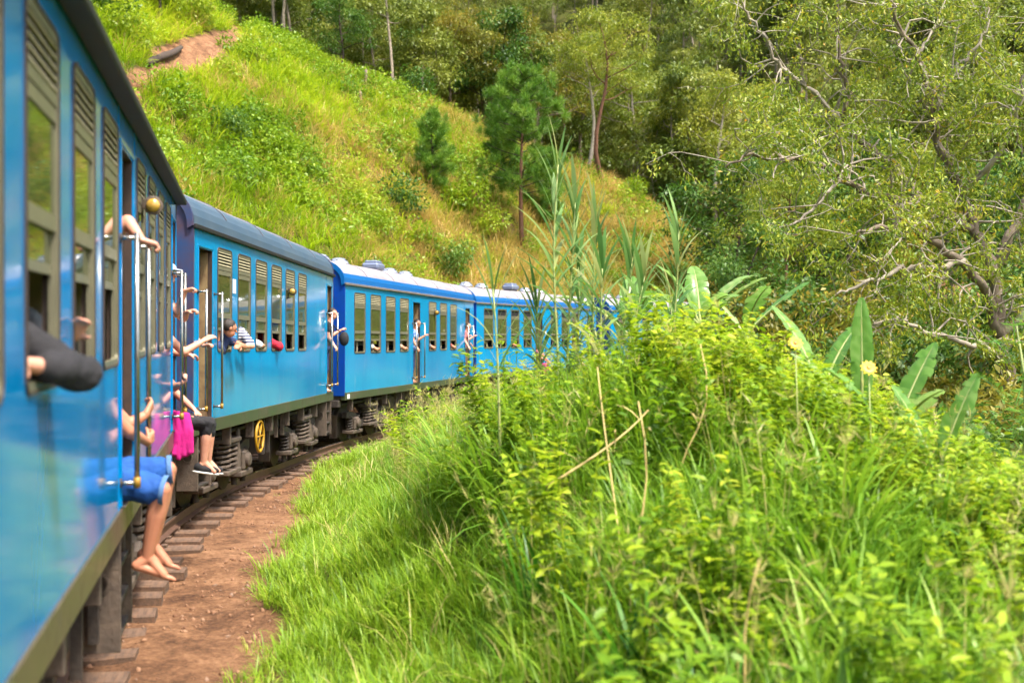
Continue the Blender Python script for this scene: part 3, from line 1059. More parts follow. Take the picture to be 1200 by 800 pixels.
    for x, z in sp.get('lamps', ()):
        mb = MB()
        M = T(x, -.085, z) @ Matrix.Rotation(R(-90), 4, 'Y')
        mb.lathe([(.02, -.10), (.05, -.09), (.066, -.03), (.07, .03), (.052, .035)], M, 18, 0)
        mb.box(x + .02, x + .05, -.08, .0, z - .02, z + .02, 0)
        mb.box(x + .015, x + .06, -.012, .0, z - .12, z + .06, 0)
        lp = mb.build('side_lamp', IRONL, root)
        mb = MB()
        mb.lathe([(.052, .034), (.045, .05), (.028, .062), (.004, .066)], M, 16); mb.build('lens', LENS, lp, smooth=True)
    for (x, z, w, h) in sp.get('plates', ()):
        mb = MB(); mb.box(x, x + w, -.018 if z < .2 else -.004, .0 if z > .2 else -.0145, z, z + h); mb.build('plate', WHITE, root)
    # ventilators along the ridge
    for x, kind in sp.get('vents', ()):
        zt = H + .615
        if kind == 'm':
            mb = MB()
            mb.lathe([(.12, -.02), (.12, .07)], T(x, W / 2, zt), 18)
            mb.lathe([(.05, .05), (.26, .05), (.27, .075), (.22, .15), (.16, .20), (.06, .225), (.004, .228)], T(x, W / 2, zt), 22)
            v = mb.build('roof_ventilator', CHROME, root, smooth=False)
            mb = MB()
            for k in range(6):
                M = T(x, W / 2, zt) @ rotz(k * math.pi / 3 + .3)
                mb.box(.17, .222, -.05, .05, .135, .165, 0, M)
            mb.build('vent_slot', DARK, v)
        else:
            mb = MB()
            mb.cbox(x - .32, x + .32, W / 2 - .24, W / 2 + .24, zt + .08, zt + .26, .05)
            mb.cbox(x - .24, x + .24, W / 2 - .18, W / 2 + .18, zt + .24, zt + .33, .03)
            v = mb.build('roof_ventilator', GREYBOX, root)
            mb = MB(); mb.box(x - .25, x + .25, W / 2 - .18, W / 2 + .18, zt - .02, zt + .08); mb.build('vent_neck', DARK, v)
    return root

def even(xs, w): return [(x, w) for x in xs]
tY = lambda Y: (Y + 3) * 1.0286
C1 = coach(0, 'blue coach with dark eaves, barefoot passenger sitting in its middle doorway', dict(
    paint=BLUE, skirt=SKIRTB, roof=ROOFD, cove=ROOFD, band=False, end=OLDBLUE, gutter=GUTTER, eave=.11, raised=True, slats=True, rail_out=.10,
    windows=even([tY(y) for y in (-0.4, .65, 1.70, 2.76, 3.80, 4.86, 5.88)], .68) + even([tY(y) for y in (7.72, 8.66, 9.62, 10.55)], .62),
    doors=[(tY(6.70), tY(7.40)), (tY(11.42), tY(11.98))], seams=[tY(6.62), tY(7.56), tY(11.3)], lamps=[(tY(8.05), 2.14)]))
C2 = coach(1, 'blue coach with smooth grey roof, six windows and a blank panel before its last door', dict(
    paint=CYAN, skirt=SKIRT, roof=ROOFD, cove=ROOFC, band=False, end=OLDBLUE, gutter=GUTTER, eave=.045, raised=False, slats=True, rail_out=.12,
    windows=even([1.05, 2.08, 3.10, 4.12, 5.14, 6.16], .68), doors=[(.20, .80), (8.92, 9.46)], seams=[.12, 8.84], lamps=[(5.3, 2.06)],
    plates=[(1.80, 1.86, .16, .2)]))
W3 = even([.62, 1.76, 2.92, 4.08], .74) + even([6.80, 7.98, 9.14], .74)
V3 = [(1.9, 'm'), (3.2, 'm'), (5.9, 'b'), (7.3, 'm'), (8.8, 'm')]
C3 = coach(2, 'cyan coach with deep blue end wall, pale roof with silver ventilators and a middle door', dict(
    paint=CYAN, skirt=SKIRT, roof=ROOFL, cove=COVE, band=True, end=DEEP, gutter=GUTTERL, eave=.045, raised=False, slats=True, rail_out=.12,
    windows=W3, doors=[(5.24, 5.92), (11.0, 11.6)], seams=[5.1, 10.9], lamps=[(7.35, 2.14)], vents=V3, plates=[(.12, .03, .16, .1)]))
C4 = coach(3, 'cyan coach behind the giant reeds, pale roof with ventilators and dark blue end', dict(
    paint=CYAN, skirt=SKIRT, roof=ROOFL, cove=COVE, band=True, end=DEEP, gutter=GUTTERL, eave=.045, raised=False, slats=False, rail_out=.12,
    windows=W3, doors=[(5.24, 5.92), (11.0, 11.6)], seams=[5.1], vents=V3))
C5 = coach(4, 'cyan coach almost wholly hidden behind the reeds and banana leaves', dict(
    paint=CYAN, skirt=SKIRT, roof=ROOFL, cove=COVE, band=True, end=DEEP, gutter=GUTTERL, eave=.045, raised=False, slats=False, rail_out=.12,
    windows=W3, doors=[(5.24, 5.92), (11.0, 11.6)], vents=V3))
# yellow hand wheel of the hand brake under the second coach
mb = MB()
Mw = T(3.45, .02, -.27) @ Matrix.Rotation(R(90), 4, 'X') @ Matrix.Rotation(R(0), 4, 'Z')
pts = [Mw @ Vector((.235 * math.cos(a), .235 * math.sin(a), 0)) for a in np.linspace(0, 2 * math.pi, 33)]
mb.tube(pts, .022, 8, 0, False)
for k in range(3):
    a = k * math.pi / 3
    mb.tube([Mw @ Vector((-.23 * math.cos(a), -.23 * math.sin(a), 0)), Mw @ Vector((.23 * math.cos(a), .23 * math.sin(a), 0))], .012, 6)
hw = mb.build('brake_wheel', YELLOW, C2, smooth=True)
hw['label'] = 'yellow spoked brake wheel under the floor'
mb = MB(); mb.tube([Mw @ Vector((0, 0, -.02)), Mw @ Vector((0, 0, -.6))], .02, 8); mb.build('shaft', IRON, hw)
# ------------------------------------------------------------------ vegetation: shapes
def blades(base, az, lean, curve, length, width, S=4, rng=None, tone=None):
    N = len(base)
    base = np.asarray(base, float)
    dirv = np.stack([np.cos(az), np.sin(az), np.zeros(N)], 1)
    side = np.stack([-np.sin(az), np.cos(az), np.zeros(N)], 1)
    P = base.copy()
    V = np.zeros((N, S + 1, 2, 3))
    for k in range(S + 1):
        f = k / S
        w = width * (0.55 + 0.9 * f if f < 0.4 else (1 - ((f - 0.4) / 0.6) ** 1.6) * 0.91 + 0.03)
        V[:, k, 0] = P - side * w[:, None] / 2
        V[:, k, 1] = P + side * w[:, None] / 2
        a = lean + curve * ((k + 0.5) / S) ** 1.4
        P = P + (length / S)[:, None] * (np.sin(a)[:, None] * dirv + np.cos(a)[:, None] * np.array([0, 0, 1.0]))
    idx = np.arange(N)[:, None] * (2 * (S + 1)) + np.arange(S)[None, :] * 2
    F = np.stack([idx, idx + 1, idx + 3, idx + 2], 2).reshape(-1, 4)
    t = np.repeat(tone if tone is not None else rng.random(N), 2 * (S + 1))
    return V.reshape(-1, 3), F, t

def leaves(base, d, nrm, length, width, droop=0.25, rng=None, tone=None, simple=False):
    """lance- or egg-shaped leaves, folded along the midrib; d and nrm unit vectors"""
    N = len(base)
    base = np.asarray(base, float)
    s = np.cross(d, nrm); s /= np.linalg.norm(s, axis=1)[:, None] + 1e-9
    n2 = np.cross(s, d)
    L, W = length[:, None], width[:, None]
    if simple:
        mid = base + d * L * 0.45
        V = np.stack([base, mid - s * W / 2 + n2 * W * 0.12, base + d * L - n2 * L * droop * 0.5, mid + s * W / 2 + n2 * W * 0.12], 1)
        F = (np.arange(N)[:, None] * 4 + np.array([[0, 1, 2, 3]]))
        k = 4
    else:
        a, b = base + d * L * 0.30 - n2 * L * droop * 0.05, base + d * L * 0.68 - n2 * L * droop * 0.32
        tip = base + d * L * 0.97 - n2 * L * droop * 0.75
        up = n2 * W * 0.14
        V = np.stack([base, a - s * W / 2 + up, b - s * W * 0.40 + up, tip, b + s * W * 0.40 + up, a + s * W / 2 + up, (a + b) / 2], 1)
        i = np.arange(N)[:, None] * 7
        F4 = np.concatenate([i + np.array([[0, 1, 2, 6]]), i + np.array([[6, 2, 3, 4]]), i + np.array([[0, 6, 4, 5]])])
        F = F4
        k = 7
    t = np.repeat(tone if tone is not None else rng.random(N), k)
    return V.reshape(-1, 3), F, t

def unit(a):
    return a / (np.linalg.norm(a, axis=1)[:, None] + 1e-9)

def rand_dirs(rng, N):
    return unit(rng.normal(size=(N, 3)))

def merge(parts):
    V, F, t, o = [], [], [], 0
    for v, f, tt in parts:
        V.append(v); F.append(f + o); t.append(tt); o += len(v)
    return np.concatenate(V), np.concatenate(F), np.concatenate(t)

def tuft(seed, n, hmin, hmax, w, lean, curve, spread, S=4):
    rng = np.random.default_rng(seed)
    rad = spread * np.sqrt(rng.random(n)); an = rng.random(n) * 6.283
    base = np.stack([rad * np.cos(an), rad * np.sin(an), np.full(n, -0.03)], 1)
    az = an + rng.normal(0, 0.7, n)
    return blades(base, az, np.abs(rng.normal(0, lean, n)), np.abs(rng.normal(curve, curve * .5, n)), rng.uniform(hmin, hmax, n), w * rng.uniform(.7, 1.25, n), S, rng)

def herb(seed, h, nst, nl, ll, lw, spread):
    """leafy plant: stems with leaves all the way up"""
    rng = np.random.default_rng(seed)
    parts = []
    for k in range(nst):
        an = rng.random() * 6.283
        top = np.array([math.cos(an), math.sin(an), 0]) * spread * rng.uniform(.3, 1) + np.array([0, 0, h * rng.uniform(.7, 1)])
        n = nl
        f = rng.uniform(.18, 1, n) ** .8
        base = np.array([0, 0, -.03]) + top[None, :] * f[:, None] + np.stack([np.zeros(n), np.zeros(n), -.1 * f * (1 - f)], 1)
        az = rng.random(n) * 6.283
        el = rng.uniform(-.25, .7, n)
        d = np.stack([np.cos(az) * np.cos(el), np.sin(az) * np.cos(el), np.sin(el)], 1)
        nr = unit(np.array([0, 0, 1.0]) - d * np.sin(el)[:, None] + rng.normal(0, .25, (n, 3)))
        parts.append(leaves(base, d, nr, ll * rng.uniform(.6, 1.2, n), lw * rng.uniform(.7, 1.2, n), .3, rng))
        v, fq, t = blades(np.array([[0, 0, -.03]]), np.array([an]), np.array([math.atan2(np.hypot(top[0], top[1]), top[2])]), np.array([0.0]), np.array([np.linalg.norm(top)]), np.array([.012]), 4, rng)
        parts.append((v, fq, t))
    return merge(parts)

def seedgrass(seed, n, h):
    """thin straw-coloured stalks ending in open seed heads"""
    rng = np.random.default_rng(seed)
    parts = []
    an = rng.random(n) * 6.283
    base = np.stack([.05 * np.cos(an), .05 * np.sin(an), np.full(n, -.03)], 1)
    L = h * rng.uniform(.7, 1, n); lean = np.abs(rng.normal(0, .16, n)); cv = rng.uniform(.1, .5, n)
    parts.append(blades(base, an, lean, cv, L, np.full(n, .006), 5, rng))
    for k in range(n):
        P = base[k].copy()
        dv = np.array([math.cos(an[k]), math.sin(an[k]), 0])
        pts = []
        for q in range(10):
            a = lean[k] + cv[k] * ((q + .5) / 10) ** 1.4
            P = P + L[k] / 10 * (math.sin(a) * dv + math.cos(a) * np.array([0, 0, 1.0])); pts.append(P)
        m = 16
        pk = np.array([pts[rng.integers(7, 10)] for _ in range(m)])
        d = unit(rng.normal(0, .6, (m, 3)) + np.array([0, 0, .7]))
        parts.append(leaves(pk, d, rand_dirs(rng, m), rng.uniform(.06, .13, m), np.full(m, .006), .3, rng, simple=True))
    return merge(parts)

def bush(seed, n, r, h, ll, lw, clumps=9):
    rng = np.random.default_rng(seed)
    c = rand_dirs(rng, clumps) * np.array([r * .62, r * .62, h * .36]) + np.array([0, 0, h * .45])
    k = rng.integers(0, clumps, n)
    u = rand_dirs(rng, n)
    off = u * (rng.random(n) ** .35)[:, None] * np.array([r * .48, r * .48, h * .30])
    p = c[k] + off
    p[:, 2] = np.abs(p[:, 2])
    d = unit(u + rng.normal(0, .5, (n, 3)) + np.array([0, 0, -.1]))
    nr = unit(np.array([0, 0, 1.0]) + u * .6 + rng.normal(0, .35, (n, 3)))
    tone = np.clip(rng.random(n) * .6 + (rng.random(clumps) * .5)[k], 0, 1)
    return leaves(p, d, nr, ll * rng.uniform(.6, 1.2, n), lw * rng.uniform(.7, 1.2, n), .25, rng, tone, simple=True)

# ------------------------------------------------------------------ scattering of what nobody could count
def scatter(name, protos, pts, rot, scl, pid, tint, mats, pmat_idx=None):
    """ONE object: its mesh holds the plant shapes and a cloud of points; nodes stand a shape on every point."""
    V, F, tn, pd, mi = [], [], [], [], []
    o = 0
    for k, (v, f, t) in enumerate(protos):
        V.append(v); F.append(f + o); tn.append(t); pd.append(np.full(len(v), k + 1)); o += len(v)
        mi.append(np.full(len(f), 0 if pmat_idx is None else pmat_idx[k]))
    n = len(pts)
    V.append(pts); tn.append(np.zeros(n)); pd.append(-(np.asarray(pid) + 1))
    me = np_mesh(name, np.concatenate(V), np.concatenate(F), np.concatenate(tn))
    for m in mats:
        me.materials.append(m)
    me.polygons.foreach_set('material_index', np.concatenate(mi).astype(np.int32))
    def attr(nm, typ, key, arr, dim):
        a = me.attributes.new(nm, typ, 'POINT')
        full = np.zeros((o + n, dim), np.float32); full[o:] = np.asarray(arr).reshape(n, dim)
        a.data.foreach_set(key, full.ravel())
    attr('rot', 'FLOAT_VECTOR', 'vector', rot, 3)
    attr('scl', 'FLOAT_VECTOR', 'vector', scl, 3)
    attr('tint', 'FLOAT', 'value', tint, 1)
    a = me.attributes.new('pid', 'INT', 'POINT')
    a.data.foreach_set('value', np.concatenate(pd).astype(np.int32))
    ng = bpy.data.node_groups.new(name + '_spread', 'GeometryNodeTree')
    ng.interface.new_socket('Geometry', in_out='INPUT', socket_type='NodeSocketGeometry')
    ng.interface.new_socket('Geometry', in_out='OUTPUT', socket_type='NodeSocketGeometry')
    gi, go = ng.nodes.new('NodeGroupInput'), ng.nodes.new('NodeGroupOutput')
    def named(nm, typ):
        x = ng.nodes.new('GeometryNodeInputNamedAttribute'); x.data_type = typ; x.inputs['Name'].default_value = nm
        return x.outputs['Attribute']
    def eq(val):
        c = ng.nodes.new('FunctionNodeCompare'); c.data_type = 'INT'; c.operation = 'EQUAL'
        ng.links.new(named('pid', 'INT'), c.inputs['A'] if c.inputs['A'].type == 'INT' else c.inputs[2])
        c.inputs[3].default_value = val
        return c.outputs[0]
    def sep(val):
        s_ = ng.nodes.new('GeometryNodeSeparateGeometry'); s_.domain = 'POINT'
        ng.links.new(gi.outputs[0], s_.inputs['Geometry']); ng.links.new(eq(val), s_.inputs['Selection'])
        return s_.outputs['Selection']
    jn = ng.nodes.new('GeometryNodeJoinGeometry')
    er = ng.nodes.new('FunctionNodeEulerToRotation')
    ng.links.new(named('rot', 'FLOAT_VECTOR'), er.inputs[0])
    for k in range(len(protos)):
        ip = ng.nodes.new('GeometryNodeInstanceOnPoints')
        ng.links.new(sep(-(k + 1)), ip.inputs['Points'])
        ng.links.new(sep(k + 1), ip.inputs['Instance'])
        ng.links.new(er.outputs[0], ip.inputs['Rotation'])
        ng.links.new(named('scl', 'FLOAT_VECTOR'), ip.inputs['Scale'])
        ng.links.new(ip.outputs[0], jn.inputs[0])
    ng.links.new(jn.outputs[0], go.inputs[0])
    ob = link(name, me)
    md = ob.modifiers.new('spread', 'NODES'); md.node_group = ng
    ob['kind'] = 'stuff'
    return ob

def rots(rng, n, tilt=.12):
    return np.stack([rng.normal(0, tilt, n), rng.normal(0, tilt, n), rng.random(n) * 6.283], 1)

def frustum(X, Y, m=0.16):
    return (Y > 1.2) & (np.abs(X / np.maximum(Y, .1)) < 0.4615 + m + .6 / np.maximum(Y, .5))

# leaf colours
G_SHORT = leafmat('short_grass', [srgb(74, 108, 20), srgb(108, 144, 28), srgb(142, 172, 44), srgb(184, 186, 84)], .4, use='inst')
G_LONG = leafmat('long_grass', [srgb(62, 104, 22), srgb(98, 140, 30), srgb(134, 168, 46), srgb(178, 190, 84)], .42, use='inst')
G_HERB = leafmat('herb_leaves', [srgb(66, 104, 16), srgb(106, 142, 20), srgb(144, 168, 32), srgb(184, 188, 56)], .42, use='inst')
G_STRAW = leafmat('straw_stalks', [srgb(160, 146, 84), srgb(184, 172, 104), srgb(150, 156, 78)], .3, use='inst')
G_HILL = leafmat('hill_grass', [srgb(84, 116, 14), srgb(120, 152, 18), srgb(152, 176, 28), srgb(188, 190, 58)], .42, use='inst')
G_DRY = leafmat('dry_hill_grass', [srgb(128, 118, 44), srgb(166, 148, 70), srgb(196, 170, 98), srgb(176, 132, 82)], .35, use='inst')
G_UNDER = leafmat('undergrowth_leaves', [srgb(62, 98, 20), srgb(94, 130, 24), srgb(128, 156, 32), srgb(166, 176, 56)], .35, use='inst')
G_FOREST = leafmat('forest_leaves', [srgb(60, 82, 30), srgb(94, 112, 38), srgb(126, 136, 52), srgb(160, 158, 74)], .3, use='inst')
BARK_F = pmat('forest_bark', srgb(150, 138, 120), .9, col2=srgb(106, 92, 78), scale=4, amount=.9)
L_AIRY = leafmat('airy_tree_leaves', [srgb(72, 96, 28), srgb(104, 124, 34), srgb(136, 146, 44), srgb(166, 164, 66)], .38, use='obj')
L_DARK = leafmat('dark_tree_leaves', [srgb(34, 66, 22), srgb(56, 92, 28), srgb(82, 116, 38), srgb(114, 138, 58)], .28, use='obj')
L_OLIVE = leafmat('olive_tree_leaves', [srgb(72, 78, 22), srgb(106, 106, 30), srgb(134, 128, 40), srgb(164, 142, 60)], .35, use='obj')
L_BRIGHT = leafmat('bright_shrub_leaves', [srgb(70, 106, 20), srgb(104, 136, 24), srgb(136, 158, 34), srgb(168, 176, 60)], .4, use='obj')
L_BIG = leafmat('drooping_leaves', [srgb(58, 88, 24), srgb(92, 118, 30), srgb(128, 146, 38), srgb(166, 168, 54), srgb(196, 150, 40)], .38, use='geo')
L_PINE = leafmat('pine_needles', [srgb(52, 92, 24), srgb(78, 120, 34), srgb(106, 146, 46), srgb(144, 170, 68)], .3, use='geo')
L_REED = leafmat('reed_leaves', [srgb(76, 118, 54), srgb(106, 146, 76), srgb(138, 168, 100), srgb(176, 176, 112)], .35, use='geo')
L_BANANA = leafmat('banana_leaves', [srgb(70, 116, 40), srgb(98, 142, 58), srgb(134, 164, 90), srgb(176, 186, 130)], .4, rough=.3, use='geo')
L_CLUMP = leafmat('broad_blades', [srgb(34, 84, 18), srgb(54, 110, 24), srgb(84, 138, 34), srgb(124, 164, 60)], .38, use='geo')
L_FERN = leafmat('fern_fronds', [srgb(60, 108, 36), srgb(90, 136, 50), srgb(120, 160, 66)], .4, use='geo')

# ------------------------------------------------------------------ bank beside the line: grass and herbs
def build_bank():
    rng = np.random.default_rng(11)
    n = 150000
    # candidates thinned with distance
    Y = 1.2 + 44 * rng.random(n) ** 1.9
    X = -7 + (8 + .55 * Y + 6) * rng.random(n)
    r, i = near_line(X, Y)
    yc = CL[i, 1]
    e = edge_r(yc) + 0.25 * vnoise(X, Y, 1.7, 4)
    q = r - e
    ok = frustum(X, Y) & (q > -.05 + .22 * vnoise(X, Y, .45, 71) + .12 * vnoise(X, Y, .18, 72)) & (r < 13) & (np.hypot(X, Y) > 1.6)
    X, Y, q, r, yc = X[ok], Y[ok], q[ok], r[ok], yc[ok]
    Z = ground(X, Y)
    u = rng.random(len(X))
    damp = vnoise(X, Y, 1.3, 21)
    lush = vnoise(X, Y, 2.2, 22)
    leafy = .8 * sstep(3.2, 4.7, q + 1.1 * damp) * np.maximum(sstep(1.0, 2.0, X + .5 * damp), sstep(6.2, 8, Y) * sstep(-.3, .5, X))         # leafy herbs take over on the crest
    def pick(mask): return np.where(mask)[0]
    edge = q < .25
    short = pick((q < 2.2) & (u < np.where(q < 1.3, .62, .35)) & ~(edge & (rng.random(len(X)) < .45)))
    long_ = pick((q > .55) & (u > .55) & (u < .55 + .34 * sstep(.5, 2.2, q) * (1 - .55 * leafy)))
    broad = pick((q > 1.7) & (u > .89) & (u < .89 + .075 * (lush > -.5) * (1.3 - .8 * leafy)))
    herbs = pick((q > 1.3) & (u < .55) & (u < .015 + .33 * leafy))
    straw = pick((q > 1.3) & (u > .972) & (u < .982 + .018 * sstep(9, 14, yc)))
    dry = pick((q > .4) & (u > .935) & (u < .952) & (lush < .2))
    pts = lambda k: np.stack([X[k], Y[k], Z[k]], 1)
    def go(name, protos, k, mat, smin, smax, tilt=.1, tb=None, grow=None):
        s_ = rng.uniform(smin, smax, len(k))
        if grow is not None: s_ = s_ * grow[k]
        scatter(name, protos, pts(k), rots(rng, len(k), tilt), np.stack([s_] * 3, 1), rng.integers(0, len(protos), len(k)),
                np.clip(rng.random(len(k)) * .7 + .3 * (.5 + .5 * damp[k]), 0, 1), [mat])
    go('short_grass', [tuft(100 + k, 24, .10, .32, .010, .45, .9, .10, 3) for k in range(5)], short, G_SHORT, .7, 1.25, .12, grow=(1 + .35 * sstep(.3, 1.8, q)) * (1 + .4 * vnoise(X, Y, .7, 73)))
    go('long_grass', [tuft(200 + k, 22, .35, .95, .016, .25, 1.1, .09, 5) for k in range(5)], long_, G_LONG, .6, 1.15, .1, grow=(.6 + .4 * sstep(.6, 3.0, q)) * (1 + .25 * damp) * (1 - .15 * sstep(1.2, 2.8, X) * (1 - sstep(9, 11, Y))))
    go('broad_leaved_grass', [tuft(300 + k, 20, .6, 1.25, .036, .25, 1.5, .10, 7) for k in range(4)], broad, G_LONG, .55, 1.0, .08, grow=1 - .15 * sstep(1.2, 2.8, X) * (1 - sstep(9, 11, Y)))
    go('leafy_herbs', [herb(400 + k, .95, 5, 42, .075, .030, .30) for k in range(6)], herbs, G_HERB, .7, 1.5, .12, grow=1 - .27 * sstep(1.0, 2.6, X) * (1 - sstep(9, 11, Y)))
    go('seeding_grass', [seedgrass(500 + k, 5, 1.35) for k in range(4)], straw, G_STRAW, .6, 1.05, .1)
    go('dry_grass', [tuft(600 + k, 14, .3, .8, .010, .55, 1.2, .10, 4) for k in range(3)], dry, G_STRAW, .6, 1.1, .15)
    # weeds between the sleepers and on the path
    n = 2600
    k = rng.integers(0, len(CL), n)
    k = k[(CL[k, 1] > 3) & (CL[k, 1] < 32)]
    off = rng.uniform(.95, 2.4, len(k))
    Xp = CL[k, 0] + CLT[k, 1] * off + rng.uniform(-.3, .3, len(k)); Yp = CL[k, 1] - CLT[k, 0] * off + rng.uniform(-.3, .3, len(k))
    m = (vnoise(Xp, Yp, 1.1, 31) + .5 * vnoise(Xp, Yp, .4, 32) > .42) & (vnoise(Xp, Yp, 3, 33) < .55)
    Xp, Yp = Xp[m], Yp[m]
    P = np.stack([Xp, Yp, ground(Xp, Yp)], 1)
    s_ = rng.uniform(.2, .6, len(P))
    scatter('path_weeds', [tuft(700 + q, 16, .06, .24, .011, .6, .8, .08, 3) for q in range(3)], P, rots(rng, len(P)), np.stack([s_] * 3, 1), rng.integers(0, 3, len(P)), rng.random(len(P)), [G_SHORT])
build_bank()

def build_gravel():
    rng = np.random.default_rng(5)
    def stone(seed):
        g = np.random.default_rng(seed)
        P = np.array([(1, 0, 0), (-1, 0, 0), (0, 1, 0), (0, -1, 0), (0, 0, 1), (0, 0, -1), (.6, .6, .5), (-.6, .6, .4), (.6, -.6, .5), (-.6, -.6, .5)], float)
        P *= g.uniform(.7, 1.2, (len(P), 1)); P[:, 2] *= .6
        F = [(0, 6, 4), (6, 2, 4), (2, 7, 4), (7, 1, 4), (1, 9, 4), (9, 3, 4), (3, 8, 4), (8, 0, 4), (0, 2, 6), (2, 1, 7), (1, 3, 9), (3, 0, 8), (0, 5, 2), (2, 5, 1), (1, 5, 3), (3, 5, 0)]
        return P, np.array(F), np.full(len(P), g.random())
    n = 70000
    k = rng.integers(0, len(CL), n)
    k = k[(CL[k, 1] > 2.5) & (CL[k, 1] < 34)]
    off = rng.uniform(-1.6, 2.35, len(k)) + rng.normal(0, .1, len(k))
    X = CL[k, 0] + CLT[k, 1] * off + CLT[k, 0] * rng.uniform(-.25, .25, len(k)); Y = CL[k, 1] - CLT[k, 0] * off + CLT[k, 1] * rng.uniform(-.25, .25, len(k))
    m = (vnoise(X, Y, .8, 41) > -.2) | (np.abs(off) < 1.3)
    X, Y = X[m], Y[m]
    P = np.stack([X, Y, ground(X, Y) + .004], 1)
    s_ = .006 + .036 * rng.random(len(P)) ** 3.2
    GR = leafmat('gravel', [srgb(84, 58, 44), srgb(120, 86, 64), srgb(148, 112, 86), srgb(116, 100, 90)], 0.0, .9, use='inst')
    scatter('loose_gravel', [stone(q) for q in range(4)], P, rng.random((len(P), 3)) * 6.28, np.stack([s_, s_ * rng.uniform(.6, 1, len(P)), s_], 1), rng.integers(0, 4, len(P)), rng.random(len(P)), [GR])
build_gravel()

# ------------------------------------------------------------------ hillside cover
def build_hill():
    rng = np.random.default_rng(21)
    n = 150000
    Y = 14 + 96 * rng.random(n)
    X = (-.62 + (.62 + .42) * rng.random(n)) * Y
    r, i = near_line(X, Y)
    ok = (r < -2.9) & (rng.random(n) < Y / 110)
    X, Y, r = X[ok], Y[ok], r[ok]
    Z = ground(X, Y)
    pd = path_dist(X, Y) + .5 * vnoise(X, Y, 2, 9)
    bare = pd < .8
    for p, rad in BARE:
        bare |= np.hypot(X - p.x, Y - p.y) < rad * .6
    keep = ~bare
    X, Y, Z, r = X[keep], Y[keep], Z[keep], r[keep]
    px = 600 + 1300 * X / Y
    # the sunny left flank is lush, the spur towards the right is dry
    dryness = sstep(-15, -1, X - .12 * (Y - 55) + 6 * vnoise(X, Y, 6, 51) + 3.5 * vnoise(X, Y, 2.2, 52))
    leafyn = vnoise(X, Y, 4.0, 53) + .6 * vnoise(X, Y, 1.6, 54)
    u = rng.random(len(X))
    sel_dry = u < .10 + .66 * dryness
    sel_leaf = ~sel_dry & (leafyn + .25 * rng.normal(size=len(X)) > .42)
    sel_gr = ~sel_dry & ~sel_leaf
    tintf = np.clip(.5 + .35 * vnoise(X, Y, 5, 55) + .25 * vnoise(X, Y, 1.5, 56) + rng.normal(0, .15, len(X)), 0, 1)
    def go(name, protos, m, mat, smin, smax):
        k = np.where(m)[0]
        s_ = smin + (smax - smin) * rng.random(len(k)) ** 1.6
        rt = rots(rng, len(k), .18)
        scatter(name, protos, np.stack([X[k], Y[k], Z[k]], 1), rt, np.stack([s_] * 3, 1), rng.integers(0, len(protos), len(k)), tintf[k], [mat])
    go('hillside_grass', [tuft(800 + k, 22, .35, .85, .030, .5, 1.3, .25, 4) for k in range(5)], sel_gr, G_HILL, .6, 1.8)
    go('dry_hillside_grass', [tuft(820 + k, 22, .4, .95, .022, .45, 1.4, .22, 4) for k in range(5)], sel_dry, G_DRY, .6, 1.8)
    go('hillside_undergrowth', [bush(840 + k, 110, .5, .8, .15, .075, 6) for k in range(5)], sel_leaf, G_UNDER, .5, 1.9)
build_hill()
# ------------------------------------------------------------------ trees
BARK_PALE = pmat('pale_bark', srgb(168, 158, 142), .85, col2=srgb(120, 108, 94), scale=3, amount=.9, bump=.4, bscale=14)
BARK_RED = pmat('reddish_bark', srgb(122, 84, 62), .9, col2=srgb(86, 58, 46), scale=4, amount=.9, bump=.5, bscale=16)
BARK_GREY = pmat('grey_bark', srgb(128, 114, 98), .9, col2=srgb(84, 72, 60), scale=4, amount=.9, bump=.5, bscale=16)
BARK_DARK = pmat('dark_bark', srgb(74, 60, 50), .9, col2=srgb(50, 40, 34), scale=4, amount=.9, bump=.5, bscale=16)

def bend(rng, p, q, n, wob):
    """wavy line from p to q"""
    p, q = np.asarray(p, float), np.asarray(q, float)
    L = np.linalg.norm(q - p)
    t = np.linspace(0, 1, n)[:, None]
    w1, w2 = rng.normal(0, 1, 3), rng.normal(0, 1, 3)
    return p + (q - p) * t + wob * L * (np.sin(t * math.pi) * w1 * .6 + np.sin(t * 2 * math.pi) * w2 * .4)

